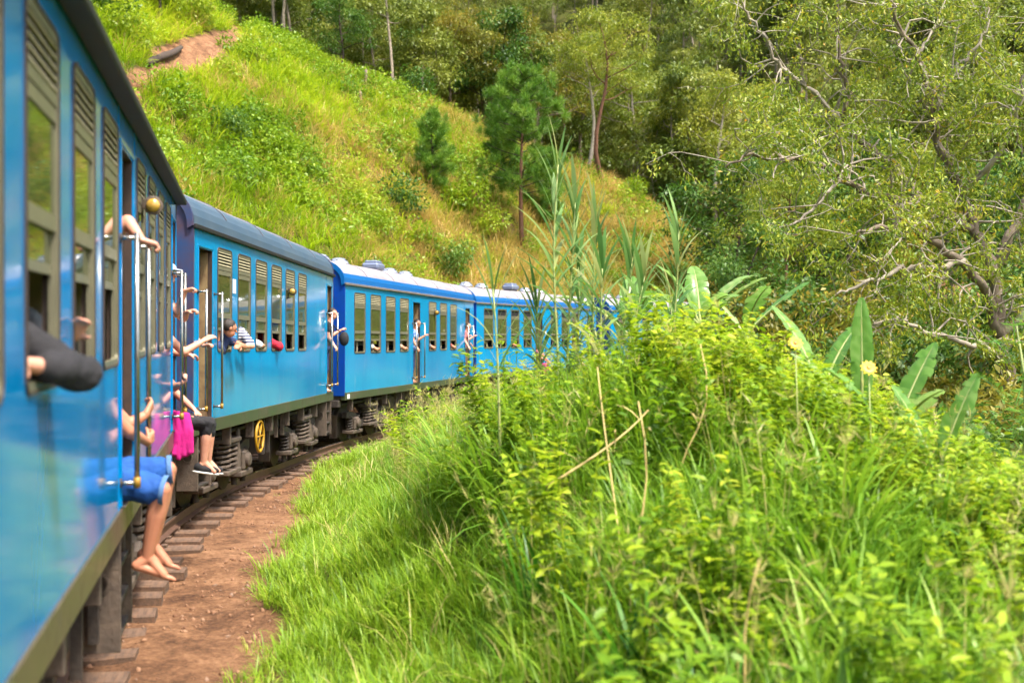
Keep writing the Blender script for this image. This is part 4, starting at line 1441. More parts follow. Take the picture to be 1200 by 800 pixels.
def make_tree(seed, h, cw, base_f, nleaf, ll, lw, nlimb=9, clump=(.9, .5), trunk_r=.14, droop=.2, wob=.05, top=True, bark_n=7, lean=0.0):
    """returns (wood MB, leaf arrays); origin at the trunk's foot"""
    rng = np.random.default_rng(seed)
    wood = MB()
    tp = bend(rng, (0, 0, -.3), (lean * h + rng.normal(0, .03) * h, rng.normal(0, .03) * h, h * .93), 9, wob)
    tr = np.linspace(trunk_r, trunk_r * .22, 9); tr[0] *= 1.3
    wood.tube(tp, list(tr), bark_n)
    tips = []
    for k in range(nlimb):
        f = base_f + (1 - base_f) * (k + rng.random()) / nlimb
        j = min(int(f * 8), 7); a = f * 8 - j
        p = tp[j] * (1 - a) + tp[j + 1] * a
        az = k * 2.4 + rng.normal(0, .5)
        span = cw / 2 * (math.sin(math.pi * min(1, (.15 + .85 * (f - base_f) / (1 - base_f)) ** .8)) * .75 + .3) * rng.uniform(.7, 1.15)
        q = p + np.array([math.cos(az) * span, math.sin(az) * span, span * rng.uniform(.15, .75)])
        lp = bend(rng, p, q, 6, .12)
        r0 = trunk_r * (1 - f * .7) * .5
        wood.tube(lp, list(np.linspace(r0, r0 * .3, 6)), 5)
        tips.append(q)
        for m in range(rng.integers(2, 5)):
            s0 = lp[rng.integers(2, 5)]
            dv = rng.normal(0, 1, 3); dv[2] = abs(dv[2]) * .6
            q2 = s0 + dv / np.linalg.norm(dv) * span * rng.uniform(.35, .6)
            wood.tube(bend(rng, s0, q2, 4, .1), list(np.linspace(r0 * .4, r0 * .15, 4)), 4)
            tips.append(q2)
    if top:
        tips.append(tp[-1])
    tips = np.array(tips)
    k = rng.integers(0, len(tips), nleaf)
    u = rand_dirs(rng, nleaf)
    cs = rng.uniform(.6, 1.3, len(tips))[k][:, None]
    p = tips[k] + u * (rng.random(nleaf) ** .45)[:, None] * np.array([clump[0], clump[0], clump[1]]) * cs
    d = unit(u * .8 + rng.normal(0, .6, (nleaf, 3)) + np.array([0, 0, -droop * 2]))
    nr = unit(np.array([0, 0, 1.0]) + rng.normal(0, .5, (nleaf, 3)))
    tone = np.clip(rng.random(nleaf) * .55 + (rng.random(len(tips)) * .5)[k], 0, 1)
    lf = leaves(p, d, nr, ll * rng.uniform(.6, 1.25, nleaf), lw * rng.uniform(.7, 1.2, nleaf), .25, rng, tone, simple=True)
    return wood, lf

class Proto:
    def __init__(s, wood, lf, bark, leafm):
        s.wood, s.lf, s.bark, s.leafm = wood, lf, bark, leafm
        s.wm = wood.data('trunk', [bark], True) if wood else None
        s.lm = np_mesh('crown', *lf[:2], lf[2], leafm)

def plant(proto, name, loc, s, rz, label, cat='tree', group=None, sz=None, wname='trunk', lname='crown'):
    o = empty(name, loc, label, cat, group)
    o.scale = (s, s, sz or s)
    o.rotation_euler = (0, 0, rz)
    if proto.wm: link(wname, proto.wm, o)
    link(lname, proto.lm, o)
    return o

def pts_at(px, py, Y):
    return Vector(((px - 600) / 1300 * Y, Y, 2.3 + (390 - py) / 1300 * Y))

rg = random.Random(77)
AIRY = [Proto(*make_tree(s, 12, 6.0, .52, 5200, .24, .085, 11, (.85, .55), .19, .35, .06), b, L_AIRY) for s, b in ((1, BARK_PALE), (2, BARK_GREY), (3, BARK_RED))]
OLIVE_T = [Proto(*make_tree(s, 10, 7.5, .38, 5600, .26, .10, 11, (1.15, .45), .17, .15, .07), BARK_GREY, L_OLIVE) for s in (4, 5)]
DARK_T = [Proto(*make_tree(s, 9, 5.5, .18, 5600, .25, .12, 12, (.95, .6), .15, .1, .06), BARK_DARK, L_DARK) for s in (6, 7)]
SHRUB_D = [Proto(None, bush(s, 1100, 1.0, 1.7, .17, .075, 12), None, L_DARK) for s in (60, 61)]
SHRUB_B = [Proto(None, bush(s, 1100, 1.0, 1.5, .17, .08, 12), None, L_BRIGHT) for s in (62, 63)]

# trees along the crest of the grassy spur and just behind it: photographed foot or sight line, height, kind
def crest_tree(px, py, h, proto, label, name='tree', group=None, dY=0.0):
    p = hit(px, py) if py else None
    if dY:
        p = Vector((p.x * (1 + dY / p.y), p.y + dY, 0)); p.z = gz(p.x, p.y)
    base_h = 12 if proto in AIRY else 10 if proto in OLIVE_T else 9
    plant(proto, name, p, h / base_h, rg.random() * 6.28, label, 'tree', group)
crest_tree(712, 222, 13, AIRY[2], 'slender tree with reddish trunk on the dry grass crest', 'slender_tree')
crest_tree(733, 226, 12, AIRY[0], 'tree with a stout pale trunk standing beside the red trunked one on the crest', 'slender_tree')
crest_tree(764, 236, 13, AIRY[1], 'leaning grey trunked tree at the lower end of the crest', 'slender_tree')
crest_tree(779, 238, 14, AIRY[0], 'tall pale trunked tree at the lower end of the crest above a bright round bush', 'slender_tree')
crest_tree(655, 188, 10, OLIVE_T[0], 'olive leaved spreading tree behind the pine on the crest', 'spreading_tree', dY=4)
crest_tree(560, 105, 10, OLIVE_T[1], 'olive leaved spreading tree on the crest above the dry grass', 'spreading_tree', dY=4)
crest_tree(610, 150, 9, DARK_T[0], 'dark dense tree on the crest behind the pine crown', 'dense_tree', dY=3)
crest_tree(400, 88, 7, DARK_T[1], 'bushy dark green tree at the top of the green slope', 'dense_tree')
crest_tree(365, 40, 8, DARK_T[0], 'dark leafy tree beside the earth path at the slope top', 'dense_tree', dY=4)
crest_tree(440, 70, 11, AIRY[1], 'light leaved tree between the bushy dark tree and the red trunks', 'slender_tree', dY=3)
crest_tree(300, -20, 9, OLIVE_T[0], 'olive tree above the head of the earth path', 'spreading_tree', dY=2)
crest_tree(190, 25, 6, DARK_T[1], 'dark bushy tree above the earth path next to the eaves', 'dense_tree')
crest_tree(845, 292, 9, AIRY[2], 'thin reddish tree at the foot of the spur', 'slender_tree', dY=2)
crest_tree(875, 318, 9, DARK_T[1], 'dark dense tree at the foot of the spur beside the gnarled tree', 'dense_tree', dY=3)

for px, py, h, k, dy, lab in ((688, 205, 11, 0, 1.5, 'pale trunked tree just uphill of the red trunked one on the crest'), (798, 252, 12, 0, 2, 'pale trunked tree beside the bright shrub at the crest end'), (820, 268, 11, 1, 1.5, 'grey trunked tree between the bright and dark shrubs at the crest end'), (752, 228, 14, 2, 5, 'reddish slender tree behind the pale trunks on the crest'), (640, 170, 12, 0, 6, 'pale trunked tree rising behind the pine crown'), (585, 125, 12, 1, 7, 'grey trunked tree rising left of the pine crown')):
    crest_tree(px, py, h, AIRY[k], lab, 'slender_tree', dY=dy)
# the two tall conifers with bare red trunks
def bare_trunk_tree(px, py, lean, lab):
    wood, lf = make_tree(int(px), 16, 5, .55, 5200, .22, .05, 10, (.9, .5), .20, .1, .02, lean=lean)
    p = hit(px, py)
    plant(Proto(wood, lf, BARK_RED, L_AIRY), 'tall_tree', p, 1.0, 0, lab)
bare_trunk_tree(500, 104, .05, 'tall tree with straight bare reddish trunk on the slope top')
bare_trunk_tree(477, 92, .02, 'tall tree with darker bare trunk just behind the straight red one')

# dead tree with bleached crooked branches
def dead_tree():
    rng = np.random.default_rng(9)
    p = hit(705, 190); p = Vector((p.x + .3, p.y + 5, 0)); p.z = gz(p.x, p.y)
    o = empty('dead_tree', p, 'leafless dead tree with bleached crooked branches above the crest', 'tree')
    mb = MB()
    tr = bend(rng, (0, 0, -.3), (-1.2, 0, 7.5), 8, .06)
    mb.tube(tr, list(np.linspace(.2, .07, 8)), 7)
    mb.build('trunk', BARK_PALE, o, True)
    for k in range(6):
        s0 = tr[3 + k % 5]
        q = s0 + np.array([rng.uniform(-2.4, 1.2), rng.uniform(-.8, .8), rng.uniform(.3, 2.2)])
        mb = MB()
        l = bend(rng, s0, q, 6, .18)
        mb.tube(l, list(np.linspace(.08, .02, 6)), 5)
        for m in range(3):
            s1 = l[2 + m]
            mb.tube(bend(rng, s1, s1 + rng.normal(0, .5, 3) + np.array([0, 0, .4]), 4, .15), [.035, .028, .02, .01], 4)
        mb.build('branch', BARK_PALE, o, True)
dead_tree()

# ------------------------------------------------------------------ pines
def needles(rng, pts, dirs, n_per, ln, spread=.75):
    m = len(pts)
    k = np.repeat(np.arange(m), n_per)
    d = unit(dirs[k] * .8 + rng.normal(0, spread, (len(k), 3)))
    b = pts[k] + dirs[k] * rng.uniform(-.25, .05, (len(k), 1))
    tone = np.clip(rng.random(len(k)) * .55 + (rng.random(m) * .5)[k], 0, 1)
    return leaves(b, d, rand_dirs(rng, len(k)), ln * rng.uniform(.7, 1.2, len(k)), np.full(len(k), .024), .1, rng, tone, simple=True)

def pine(px, py, h, cw, base_f, seed, label, gap=None, foliage=1.0):
    rng = np.random.default_rng(seed)
    p = hit(px, py)
    o = empty('pine_tree', p, label, 'pine tree')
    mb = MB()
    tr = bend(rng, (0, 0, -.2), (rng.normal(0, .1), 0, h), 9, .01)
    mb.tube(tr, list(np.linspace(.13 * h / 9, .02, 9)), 8)
    mb.build('trunk', BARK_RED if h > 5 else BARK_DARK, o, True)
    tips, dirs = [], []
    nb = int(34 * foliage)
    for k in range(nb):
        f = base_f + (1 - base_f) * (k + .5) / nb
        if gap and gap[0] < f < gap[1] and rng.random() < .8:
            continue
        z = f * h
        az = k * 2.4 + rng.normal(0, .4)
        g = (f - base_f) / (1 - base_f)
        span = cw / 2 * (1 - g) ** .42 * min(1, .55 + g * 2.2) * rng.uniform(.75, 1.15) + .15
        q = np.array([math.cos(az) * span, math.sin(az) * span, z + span * rng.uniform(.15, .5)])
        p0 = np.array([0, 0, z])
        l = bend(rng, p0, q, 5, .06)
        mb = MB(); mb.tube(l, list(np.linspace(.035, .012, 5)), 5); mb.build('branch', BARK_DARK, o, True)
        for m in range(int(2 + span * 2.2)):
            t = rng.uniform(.45, 1)
            b = p0 + (q - p0) * t + rng.normal(0, .10 + .12 * span, 3) * np.array([1, 1, .6])
            dv = unit(((q - p0) * .3 + np.array([0, 0, 1.0 * span + .4]))[None, :])[0]
            tips.append(b); dirs.append(dv)
    for m in range(4):
        tips.append(np.array([0, 0, h * (1 - .03 * m)])); dirs.append(np.array([0, 0, 1.0]))
    v, f, t = needles(rng, np.array(tips), np.array(dirs), 105, .46)
    link('needles', np_mesh('needles', v, f, t, L_PINE), o)
    return o
pine(612, 292, 10.6, 6.4, .30, 3, 'tall pine with rounded dark crown and bare lower trunk on the dry slope', gap=(.44, .56), foliage=1.7)
pine(508, 226, 4.6, 2.3, .05, 5, 'young narrow pine on the slope uphill from the tall pine', foliage=.9)
pine(590, 205, 4.5, 2.6, .05, 8, 'small dark pine standing behind the tall pine crown', foliage=.9)
pine(640, 270, 5.0, 2.4, .10, 12, 'young pine close beside the tall pine trunk', foliage=.9)

# ------------------------------------------------------------------ shrubs on the slope
SHR = [(470, 262, 1.5, SHRUB_D, 'dark rounded shrub above the ventilators of the pale roof'), (486, 122, 1.7, SHRUB_D, 'dark shrub below the bare red trunks'),
       (520, 118, 1.2, SHRUB_D, 'small dark shrub at the edge of the dry grass below the red trunks'), (745, 240, 1.3, SHRUB_B, 'bright yellow green round bush under the pale trunks'),
       (545, 250, 1.5, SHRUB_B, 'bright green shrub left of the tall pine trunk'), (575, 280, 1.2, SHRUB_B, 'low bright shrub at the foot of the tall pine'),
       (428, 62, 1.6, SHRUB_D, 'dark shrub beside the wooden posts'), (535, 330, 1.3, SHRUB_D, 'dark shrub just above the ventilators of the reed hidden coach'),
       (800, 262, 1.6, SHRUB_B, 'bright shrub at the lower end of the crest'), (830, 300, 1.5, SHRUB_D, 'dark shrub at the foot of the spur'),
       (610, 225, 1.3, SHRUB_D, 'dark shrub under the tall pine crown'), (350, 45, 1.6, SHRUB_D, 'dark shrub to the right of the earth path'),
       (150, 60, 1.8, SHRUB_B, 'light green shrub uphill of the dark log'), (130, 30, 1.6, SHRUB_D, 'dark shrub against the eaves of the coach at the slope top'),
       (225, 30, 1.3, SHRUB_B, 'light green shrub just above the earth path'), (270, 170, 1.2, SHRUB_D, 'low dark shrub in the middle of the green slope'),
       (500, 300, 1.2, SHRUB_B, 'light green shrub over the pale roof'), (440, 285, 1.1, SHRUB_B, 'low light green shrub above the first ventilators')]
for px, py, s, kind, lab in SHR:
    plant(kind[rg.randrange(2)], 'shrub', hit(px, py), s * rg.uniform(.9, 1.1), rg.random() * 6.28, lab, 'shrub', 'shrubs on the hillside', lname='foliage')

# wooden posts and the fallen log by the hill path
for px, py, h, lab in ((428, 108, 1.5, 'taller weathered wooden post on the slope'), (421, 124, .9, 'short weathered wooden post below the taller one')):
    p = hit(px, py)
    mb = MB(); rng = np.random.default_rng(px)
    mb.tube(bend(rng, (0, 0, -.2), (.06, 0, h), 6, .03), [.13, .12, .11, .11, .10, .085], 9)
    mb.tube([(.05, 0, h - .06), (.07, 0, h + .06)], [.05, .02], 7)
    o = mb.build('wooden_post', BARK_GREY, None, True, p); tag(o, lab, 'post', 'wooden posts on the slope')
a, b = hit(172, 82), hit(212, 62)
mb = MB(); rng = np.random.default_rng(2)
L_ = (b - a)
mb.tube(bend(rng, (0, 0, .22), tuple(L_ + Vector((0, 0, .25))), 9, .015), [.15, .19, .2, .17, .2, .18, .17, .15, .12], 10)
tag(mb.build('fallen_log', BARK_DARK, None, True, a), 'dark fallen log lying along the earth path on the hill', 'log')

# ------------------------------------------------------------------ wooded slope across the valley
def build_forest():
    rng = np.random.default_rng(33)
    protos, pm = [], []
    for k, (hh, cw, bf) in enumerate(((11, 6, .35), (9, 7, .3), (13, 5, .45), (8, 6, .2))):
        wood, lf = make_tree(900 + k, hh, cw, bf, 2600, .36, .17, 9, (1.1, .6), .16, .2, .06, bark_n=5)
        wv = np.array(wood.v); wf = np.array([q for q in wood.f if len(q) == 4])
        protos.append(lf); pm.append(0)
        protos.append((wv, wf, np.zeros(len(wv)))); pm.append(1)
    n = 3000
    Y = 84 + 190 * rng.random(n) ** 1.25
    X = (-.62 + 1.24 * rng.random(n)) * Y
    y0 = np.interp(X, [-60, 0, 12, 30, 80], [112, 106, 92, 64, 52])
    r, i = near_line(X, Y)
    ok = (Y > y0) | ((r < -30) & (Y > 84))
    X, Y = X[ok], Y[ok]
    # keep the trees a few metres apart
    sel = []
    cell = {}
    for a in range(len(X)):
        k = (int(X[a] // 3.6), int(Y[a] // 3.6))
        if any((k[0] + i, k[1] + j) in cell for i in (0,) for j in (0,)):
            continue
        cell[k] = 1; sel.append(a)
    X, Y = X[sel], Y[sel]
    Z = ground(X, Y)
    n = len(X)
    s_ = rng.uniform(.7, 1.25, n)
    pid = rng.integers(0, 4, n)
    rt = np.stack([np.zeros(n), np.zeros(n), rng.random(n) * 6.28], 1)
    sc = np.stack([s_, s_, s_ * rng.uniform(.85, 1.2, n)], 1)
    tint = np.clip(rng.random(n) * .8 + .2 * (vnoise(X, Y, 20, 61) * .5 + .5), 0, 1)
    P = np.stack([X, Y, Z], 1)
    scatter('distant_wood', protos, np.concatenate([P, P]), np.concatenate([rt, rt]), np.concatenate([sc, sc]), np.concatenate([pid * 2, pid * 2 + 1]),
            np.concatenate([tint, tint]), [G_FOREST, BARK_F], pm)
build_forest()

# individual trees that stand out in front of the wood
MID = [(620, 40, 92, 12, OLIVE_T[0]), (585, 20, 90, 11, DARK_T[0]), (690, 60, 95, 14, AIRY[1]), (740, 80, 96, 15, AIRY[0]), (800, 90, 92, 15, AIRY[1]), (845, 120, 84, 14, AIRY[0]),
       (870, 200, 70, 12, DARK_T[1]), (905, 240, 58, 11, AIRY[2]), (890, 300, 52, 8, DARK_T[0]), (940, 120, 72, 14, DARK_T[1]), (1010, 60, 78, 15, DARK_T[0]), (1090, 90, 66, 14, AIRY[1]),
       (1160, 60, 60, 14, DARK_T[1]), (1215, 120, 52, 13, DARK_T[0]), (530, 10, 92, 10, OLIVE_T[1]), (470, -5, 96, 10, DARK_T[1]), (660, 10, 104, 13, OLIVE_T[1]), (770, 20, 110, 14, OLIVE_T[0])]
MIDL = ['above the tall pine', 'above the young pines', 'behind the bleached dead tree', 'above the pale crest trunks', 'behind the leaning grey trunk', 'where the crest runs out', 'behind the foot of the spur',
        'touching the gnarled tree leaves', 'low beside the spur foot shrub', 'behind the gnarled tree left limbs', 'seen between the gnarled tree upper limbs', 'seen through the gnarled tree middle',
        'high behind the gnarled tree', 'past the gnarled tree trunk', 'above the bare red trunks', 'behind the bare red trunks', 'high above the dead tree', 'high above the leaning grey trunk']
for k, (px, py, Y, h, pr) in enumerate(MID):
    x = (px - 600) / 1300 * Y
    bh = 12 if pr in AIRY else 10 if pr in OLIVE_T else 9
    plant(pr, 'wood_edge_tree', (x, Y, gz(x, Y)), h / bh, rg.random() * 6.28, ('airy light green tree of the distant wood ', 'spreading olive leaved tree of the distant wood ', 'dense dark green tree of the distant wood ')[0 if pr in AIRY else 1 if pr in OLIVE_T else 2] + MIDL[k], 'tree', 'trees at the front of the distant wood')

# ------------------------------------------------------------------ the big gnarled tree on the right
def big_tree():
    rng = np.random.default_rng(15)
    base = pts_at(1178, 400, 27.0); base.z = gz(base.x, base.y)
    o = empty('gnarled_tree', base, 'big gnarled tree with pale twisting limbs and drooping yellow green leaves', 'tree')
    B = np.array(base)
    def P(px, py, dy=0): return np.array(pts_at(px, py, 27.0 + dy)) - B
    foot = np.array([0, 0, -.3])
    fork = P(1172, 395)
    limbs = [
        ([foot, P(1180, 440), fork], .34, .28),
        ([fork, P(1160, 350, -.3), P(1129, 306, -.8), P(1080, 271, -1.4), P(1040, 262, -1.8), P(1000, 275, -2.2)], .20, .05),
        ([fork, P(1165, 315, .4), P(1140, 268, .6), P(1125, 228, .8), P(1098, 168, 1.0), P(1095, 127, .8), P(1076, 66, .6), P(1050, 22, .3), P(1040, -20, .2)], .22, .05),
        ([P(1129, 306, -.8), P(1075, 318, -1.4), P(1059, 312, -1.8), P(1006, 337, -2.4), P(980, 345, -2.6)], .12, .03),
        ([P(1140, 268, .6), P(1080, 240, -.2), P(1019, 230, -.8), P(984, 206, -1.2), P(945, 188, -1.6), P(888, 176, -2.0), P(850, 196, -2.2)], .17, .03),
        ([P(1080, 240, -.2), P(1060, 205, .8), P(1020, 172, 1.2), P(989, 153, 1.4), P(984, 135, 1.4), P(998, 112, 1.4), P(984, 80, 1.2), P(980, 40, 1.0), P(983, -10, .8)], .15, .035),
        ([P(989, 153, 1.4), P(962, 114, 1.0), P(930, 92, .6), P(901, 61, .4), P(886, 30, .2), P(870, 4, .0), P(862, -20, 0)], .10, .025),
        ([P(1095, 127, .8), P(1120, 80, .8), P(1150, 52, .8), P(1160, 10, .8)], .09, .02),
        ([P(1165, 315, .4), P(1200, 250, 1), P(1215, 180, 1.4), P(1230, 100, 1.8), P(1240, 20, 2)], .20, .05),
        ([P(1125, 228, .8), P(1165, 190, 0), P(1190, 140, -.6), P(1205, 80, -1)], .12, .03),
        ([fork, P(1225, 350, .5), P(1270, 300, 1), P(1310, 240, 1.5), P(1340, 170, 1.5)], .2, .05),
        ([P(1180, 420), P(1140, 400, -.8), P(1090, 392, -1.6), P(1050, 372, -2.2), P(1020, 380, -2.6)], .12, .03),
        ([P(1076, 66, .6), P(1100, 30, .8), P(1110, -20, 1)], .06, .02),
        ([P(984, 206, -1.2), P(960, 235, -1.8), P(935, 262, -2.2), P(905, 272, -2.6)], .06, .02),
    ]
    ends, dirs, AX = [], [], []
    for pts, r0, r1 in limbs:
        # smooth and roughen the limb
        pts = np.array(pts); m = len(pts)
        t = np.linspace(0, m - 1, (m - 1) * 5 + 1)
        sm = np.stack([np.interp(t, np.arange(m), pts[:, q]) for q in range(3)], 1)
        for _ in range(3): sm[1:-1] = .25 * sm[:-2] + .5 * sm[1:-1] + .25 * sm[2:]
        sm[1:-1] += rng.normal(0, .045, sm[1:-1].shape)
        mb = MB()
        rad = .72 * np.linspace(r0, r1, len(sm)) * rng.uniform(.88, 1.12, len(sm))
        mb.tube(sm, list(rad), 8)
        AX.append(sm)
        trunk = (pts is not None and r0 > .3)
        lb = mb.build('trunk' if trunk else 'limb', BARK_GREY if r0 > .13 else BARK_PALE, o, True)
        if trunk: continue
        tw = MB()
        L = np.linalg.norm(np.diff(sm, axis=0), axis=1).sum()
        for k in range(int(L * 5.2)):
            j = rng.integers(2, len(sm))
            dv = rng.normal(0, 1, 3) * np.array([1, 1.2, .9]); dv /= np.linalg.norm(dv)
            ln = rng.uniform(.6, 2.1)
            q = sm[j] + dv * ln
            tl = bend(rng, sm[j], q, 6, .16)
            r_ = min(rad[j] * .5, .035)
            tw.tube(tl, list(np.linspace(r_, .006, 6)), 4, cap=False)
            for q2 in (3, 4, 5):
                ends.append(tl[q2]); dirs.append(dv)
                if rng.random() < .7:
                    d3 = unit((dv + rng.normal(0, .8, 3))[None])[0]
                    e3 = tl[q2] + d3 * rng.uniform(.3, .8)
                    tw.tube(bend(rng, tl[q2], e3, 4, .15), [r_ * .4, r_ * .3, .006, .004], 3, cap=False)
                    ends.append(e3); dirs.append(d3)
        t_ = tw.build('twigs', BARK_PALE, lb, False); t_['kind'] = 'stuff'
    ends = np.array(ends); dirs = np.array(dirs)
    ends_k = rng.random(len(ends)) < .62
    ends, dirs = ends[ends_k], dirs[ends_k]
    n = 44000
    k = rng.integers(0, len(ends), n)
    p = ends[k] + rng.normal(0, .16, (n, 3)) * np.array([1, 1, .8])
    d = unit(dirs[k] * .35 + rng.normal(0, .45, (n, 3)) + np.array([0, 0, -.6]))
    far_ = np.ones(n, bool)
    for ax in AX:
        for a in range(0, n, 8000):
            d2 = ((p[a:a + 8000, None, :] - ax[None, ::2, :]) ** 2).sum(2).min(1)
            far_[a:a + 8000] &= d2 > .11
    p, d, k = p[far_], d[far_], k[far_]; n = len(p)
    v, f, t = leaves(p, d, rand_dirs(rng, n), rng.uniform(.09, .17, n), rng.uniform(.034, .055, n), .2, rng, np.clip(rng.random(n) * .45 + .25 * rng.random(len(ends))[k] + .28 * (rng.random(n) < .04) + .12, 0, 1), simple=True)
    link('leaves', np_mesh('leaves', v, f, t, L_BIG), o)
big_tree()

# shrubs and small trees in the hollow under it
HOL = [(860, 22, 3.2, 0), (900, 24, 3.4, 1), (935, 19, 3.0, 0), (965, 23, 3.6, 1), (1000, 25, 3.4, 0), (1030, 19, 3.0, 0), (1060, 22, 3.4, 1), (1095, 20, 3.2, 0), (1130, 17, 3.0, 0), (1160, 22, 3.8, 1), (1190, 15, 3.0, 0), (1225, 19, 3.6, 1),
       (880, 33, 4.2, 0), (925, 34, 4.6, 1), (975, 35, 4.8, 0), (1025, 33, 4.8, 0), (1075, 34, 4.8, 1), (1125, 32, 4.8, 0), (1185, 30, 4.6, 1), (1240, 28, 4.6, 0), (1100, 40, 6.5, 0), (1000, 42, 7, 1), (930, 44, 6.5, 0), (1180, 40, 7, 0), (880, 40, 5.5, 1)]
BIGSH_D = [Proto(*make_tree(70 + q, 3, 2.6, .08, 2600, .15, .07, 12, (.5, .4), .05, .15, .1), BARK_DARK, L_DARK) for q in (0, 1)]
BIGSH_B = [Proto(*make_tree(75 + q, 3, 2.8, .08, 2600, .15, .065, 12, (.5, .4), .05, .2, .1), BARK_GREY, L_OLIVE) for q in (0, 1)]
for k, (px, Y, h, kd) in enumerate(HOL):
    x = (px - 600) / 1300 * Y
    pr = (BIGSH_D, BIGSH_B)[kd][k % 2]
    plant(pr, 'thicket_shrub', (x, Y, gz(x, Y) - .1), h / 3, rg.random() * 6.28, ('dark leaved tall shrub in the hollow under the gnarled tree', 'olive leaved tall shrub in the hollow under the gnarled tree')[kd], 'shrub', 'tall shrubs in the hollow')

# ------------------------------------------------------------------ giant reeds
def reed(x, y, h, seed, label, leanx=0.0, n=26, top=.75, bareness=.25):
    rng = np.random.default_rng(seed)
    o = empty('giant_reed', (x, y, gz(x, y)), label, 'reed', 'giant reeds behind the bank')
    mb = MB()
    tip = np.array([leanx, rng.normal(0, .1), h * .86])
    st = bend(rng, (0, 0, -.1), tip, 10, .015)
    mb.tube(st, list(np.linspace(.018, .007, 10)), 6)
    for k in range(1, 9):
        mb.tube([st[k] - np.array([0, 0, .008]), st[k] + np.array([0, 0, .008])], .019 - k * .0012, 6)
    mb.build('stem', L_STEM, o, True)
    f = np.linspace(bareness, 1, n)
    base = np.stack([np.interp(f * 9, np.arange(10), st[:, q]) for q in range(3)], 1)
    az = np.where(np.arange(n) % 2 == 0, .3, 3.44) + rng.normal(0, .45, n)
    lean = np.interp(f, [0, .6, 1], [1.0, .6, .12]) * rng.uniform(.7, 1.2, n)
    cv = np.interp(f, [0, .6, 1], [1.9, 1.2, .25]) * rng.uniform(.5, 1.5, n)
    ln = np.interp(f, [0, .5, 1], [.5, .62, .55]) * rng.uniform(.8, 1.15, n)
    v, fq, t = blades(base, az, lean, cv, ln, np.full(n, .056) * rng.uniform(.7, 1.2, n), 6, rng)
    link('leaves', np_mesh('leaves', v, fq, t, L_REED), o)
L_STEM = pmat('reed_stem', srgb(138, 156, 92), .5, col2=srgb(170, 164, 100), scale=6, amount=.8)
def rx(px, Y): return (px - 600) / 1300 * Y
RL = 'tall giant reed with upright leafy top in the cluster before the pale roof'
for k, (px, Y, h, ln, lab) in enumerate(((652, 11.0, 3.35, .02, 'tallest giant reed, its leafy top before the tall pine'), (662, 11.2, 2.9, .10, RL), (690, 11.5, 2.7, .06, RL), (678, 11.8, 2.3, .0, RL), (712, 11.6, 2.25, .25, RL), (722, 11.3, 1.9, .3, RL),
        (640, 11.6, 1.8, -.1, RL), (700, 11.0, 1.9, .05, RL), (592, 9.2, 2.25, -.10, 'lone giant reed with a bent dry leaf standing before the cyan coaches'), (770, 12.0, 2.9, .22, 'giant reed leaning beside the banana plants'), (780, 12.4, 2.2, .05, 'lower giant reed beside the banana plants'), (748, 12.2, 1.9, -.12, 'lower giant reed beside the banana plants'))):
    reed(rx(px, Y), Y, h, 50 + k, lab, ln, n=12 if px == 592 else 46 if h > 2 else 28, bareness=.22 if px != 592 else .68, )

# ------------------------------------------------------------------ banana plants
def banana(x, y, seed, specs, label, stem_h=1.2):
    """specs: (azimuth, lean, curve, length, width) of every leaf"""
    rng = np.random.default_rng(seed)
    stem_h = stem_h - gz(x, y)
    o = empty('banana_plant', (x, y, gz(x, y)), label, 'banana plant')
    mb = MB(); mb.tube(bend(rng, (0, 0, -.1), (.05, 0, stem_h), 6, .02), [.09, .085, .075, .065, .05, .03], 9); mb.build('stem', L_STEM, o, True)
    for (az, lean, cv, ln, w) in specs:
        S = 22
        dv = np.array([math.cos(az), math.sin(az), 0]); sd = np.array([-math.sin(az), math.cos(az), 0])
        P = np.array([.03, 0, stem_h - .08]); C, U = [], []
        for k in range(S + 1):
            a = lean + cv * (k / S) ** 1.5
            t = math.sin(a) * dv + math.cos(a) * np.array([0, 0, 1.0])
            C.append(P.copy()); U.append(np.cross(sd, t) * -1)
            P = P + t * ln / S
        C = np.array(C); U = np.array(U)
        V, F = [], []
        for side in (-1, 1):
            k = 4
            tear = 0.0
            while k < S:
                run = int(rng.integers(1, 5)); run = min(run, S - k)
                dr = rng.uniform(.05, .45)
                for q in range(run + 1):
                    f = (k + q - 4) / (S - 4)
                    ww = w / 2 * (math.sin(math.pi * (f * .93 + .05)) ** .55)
                    shrink = .92 if q in (0, run) else 1
                    up = U[k + q] * ww * (.35 - dr)
                    V.append(C[k + q]); V.append(C[k + q] + side * sd * ww * .55 * shrink + U[k + q] * ww * .16); V.append(C[k + q] + side * sd * ww * shrink + up)
                b = len(V) - 3 * (run + 1)
                for q in range(run):
                    for m in (0, 1):
                        a = b + 3 * q + m
                        F.append((a, a + 1, a + 4, a + 3) if side > 0 else (a + 3, a + 4, a + 1, a))
                k += run
        lf = link('leaf', np_mesh('leaf', np.array(V), np.array(F), np.repeat(rng.random(), len(V)) * .6 + .4 * rng.random(len(V)), L_BANANA, True), o)
        mb = MB(); mb.tube([c - U[k] * .004 for k, c in enumerate(C[::2])], list(np.linspace(.022, .004, len(C[::2]))), 6); mb.build('midrib', L_STEM, lf, True)
banana(rx(818, 13.5), 13.5, 1, [(2.9, .35, .7, .95, .30), (.3, .55, .8, 1.0, .30), (1.6, .3, .6, .9, .3), (-.4, .75, .5, 1.0, .28), (3.6, .8, 1.1, 1.0, .3), (-1.2, .7, 1.2, .9, .32)], 'banana plant with broad torn leaves beside the leaning reed', 2.45)
banana(rx(870, 14.5), 14.5, 2, [(.2, .8, .3, 1.15, .28), (2.6, .6, .8, .9, .26), (-1.3, .5, .8, .9, .3)], 'banana plant with one long leaf slanting away from the reeds', 2.35)
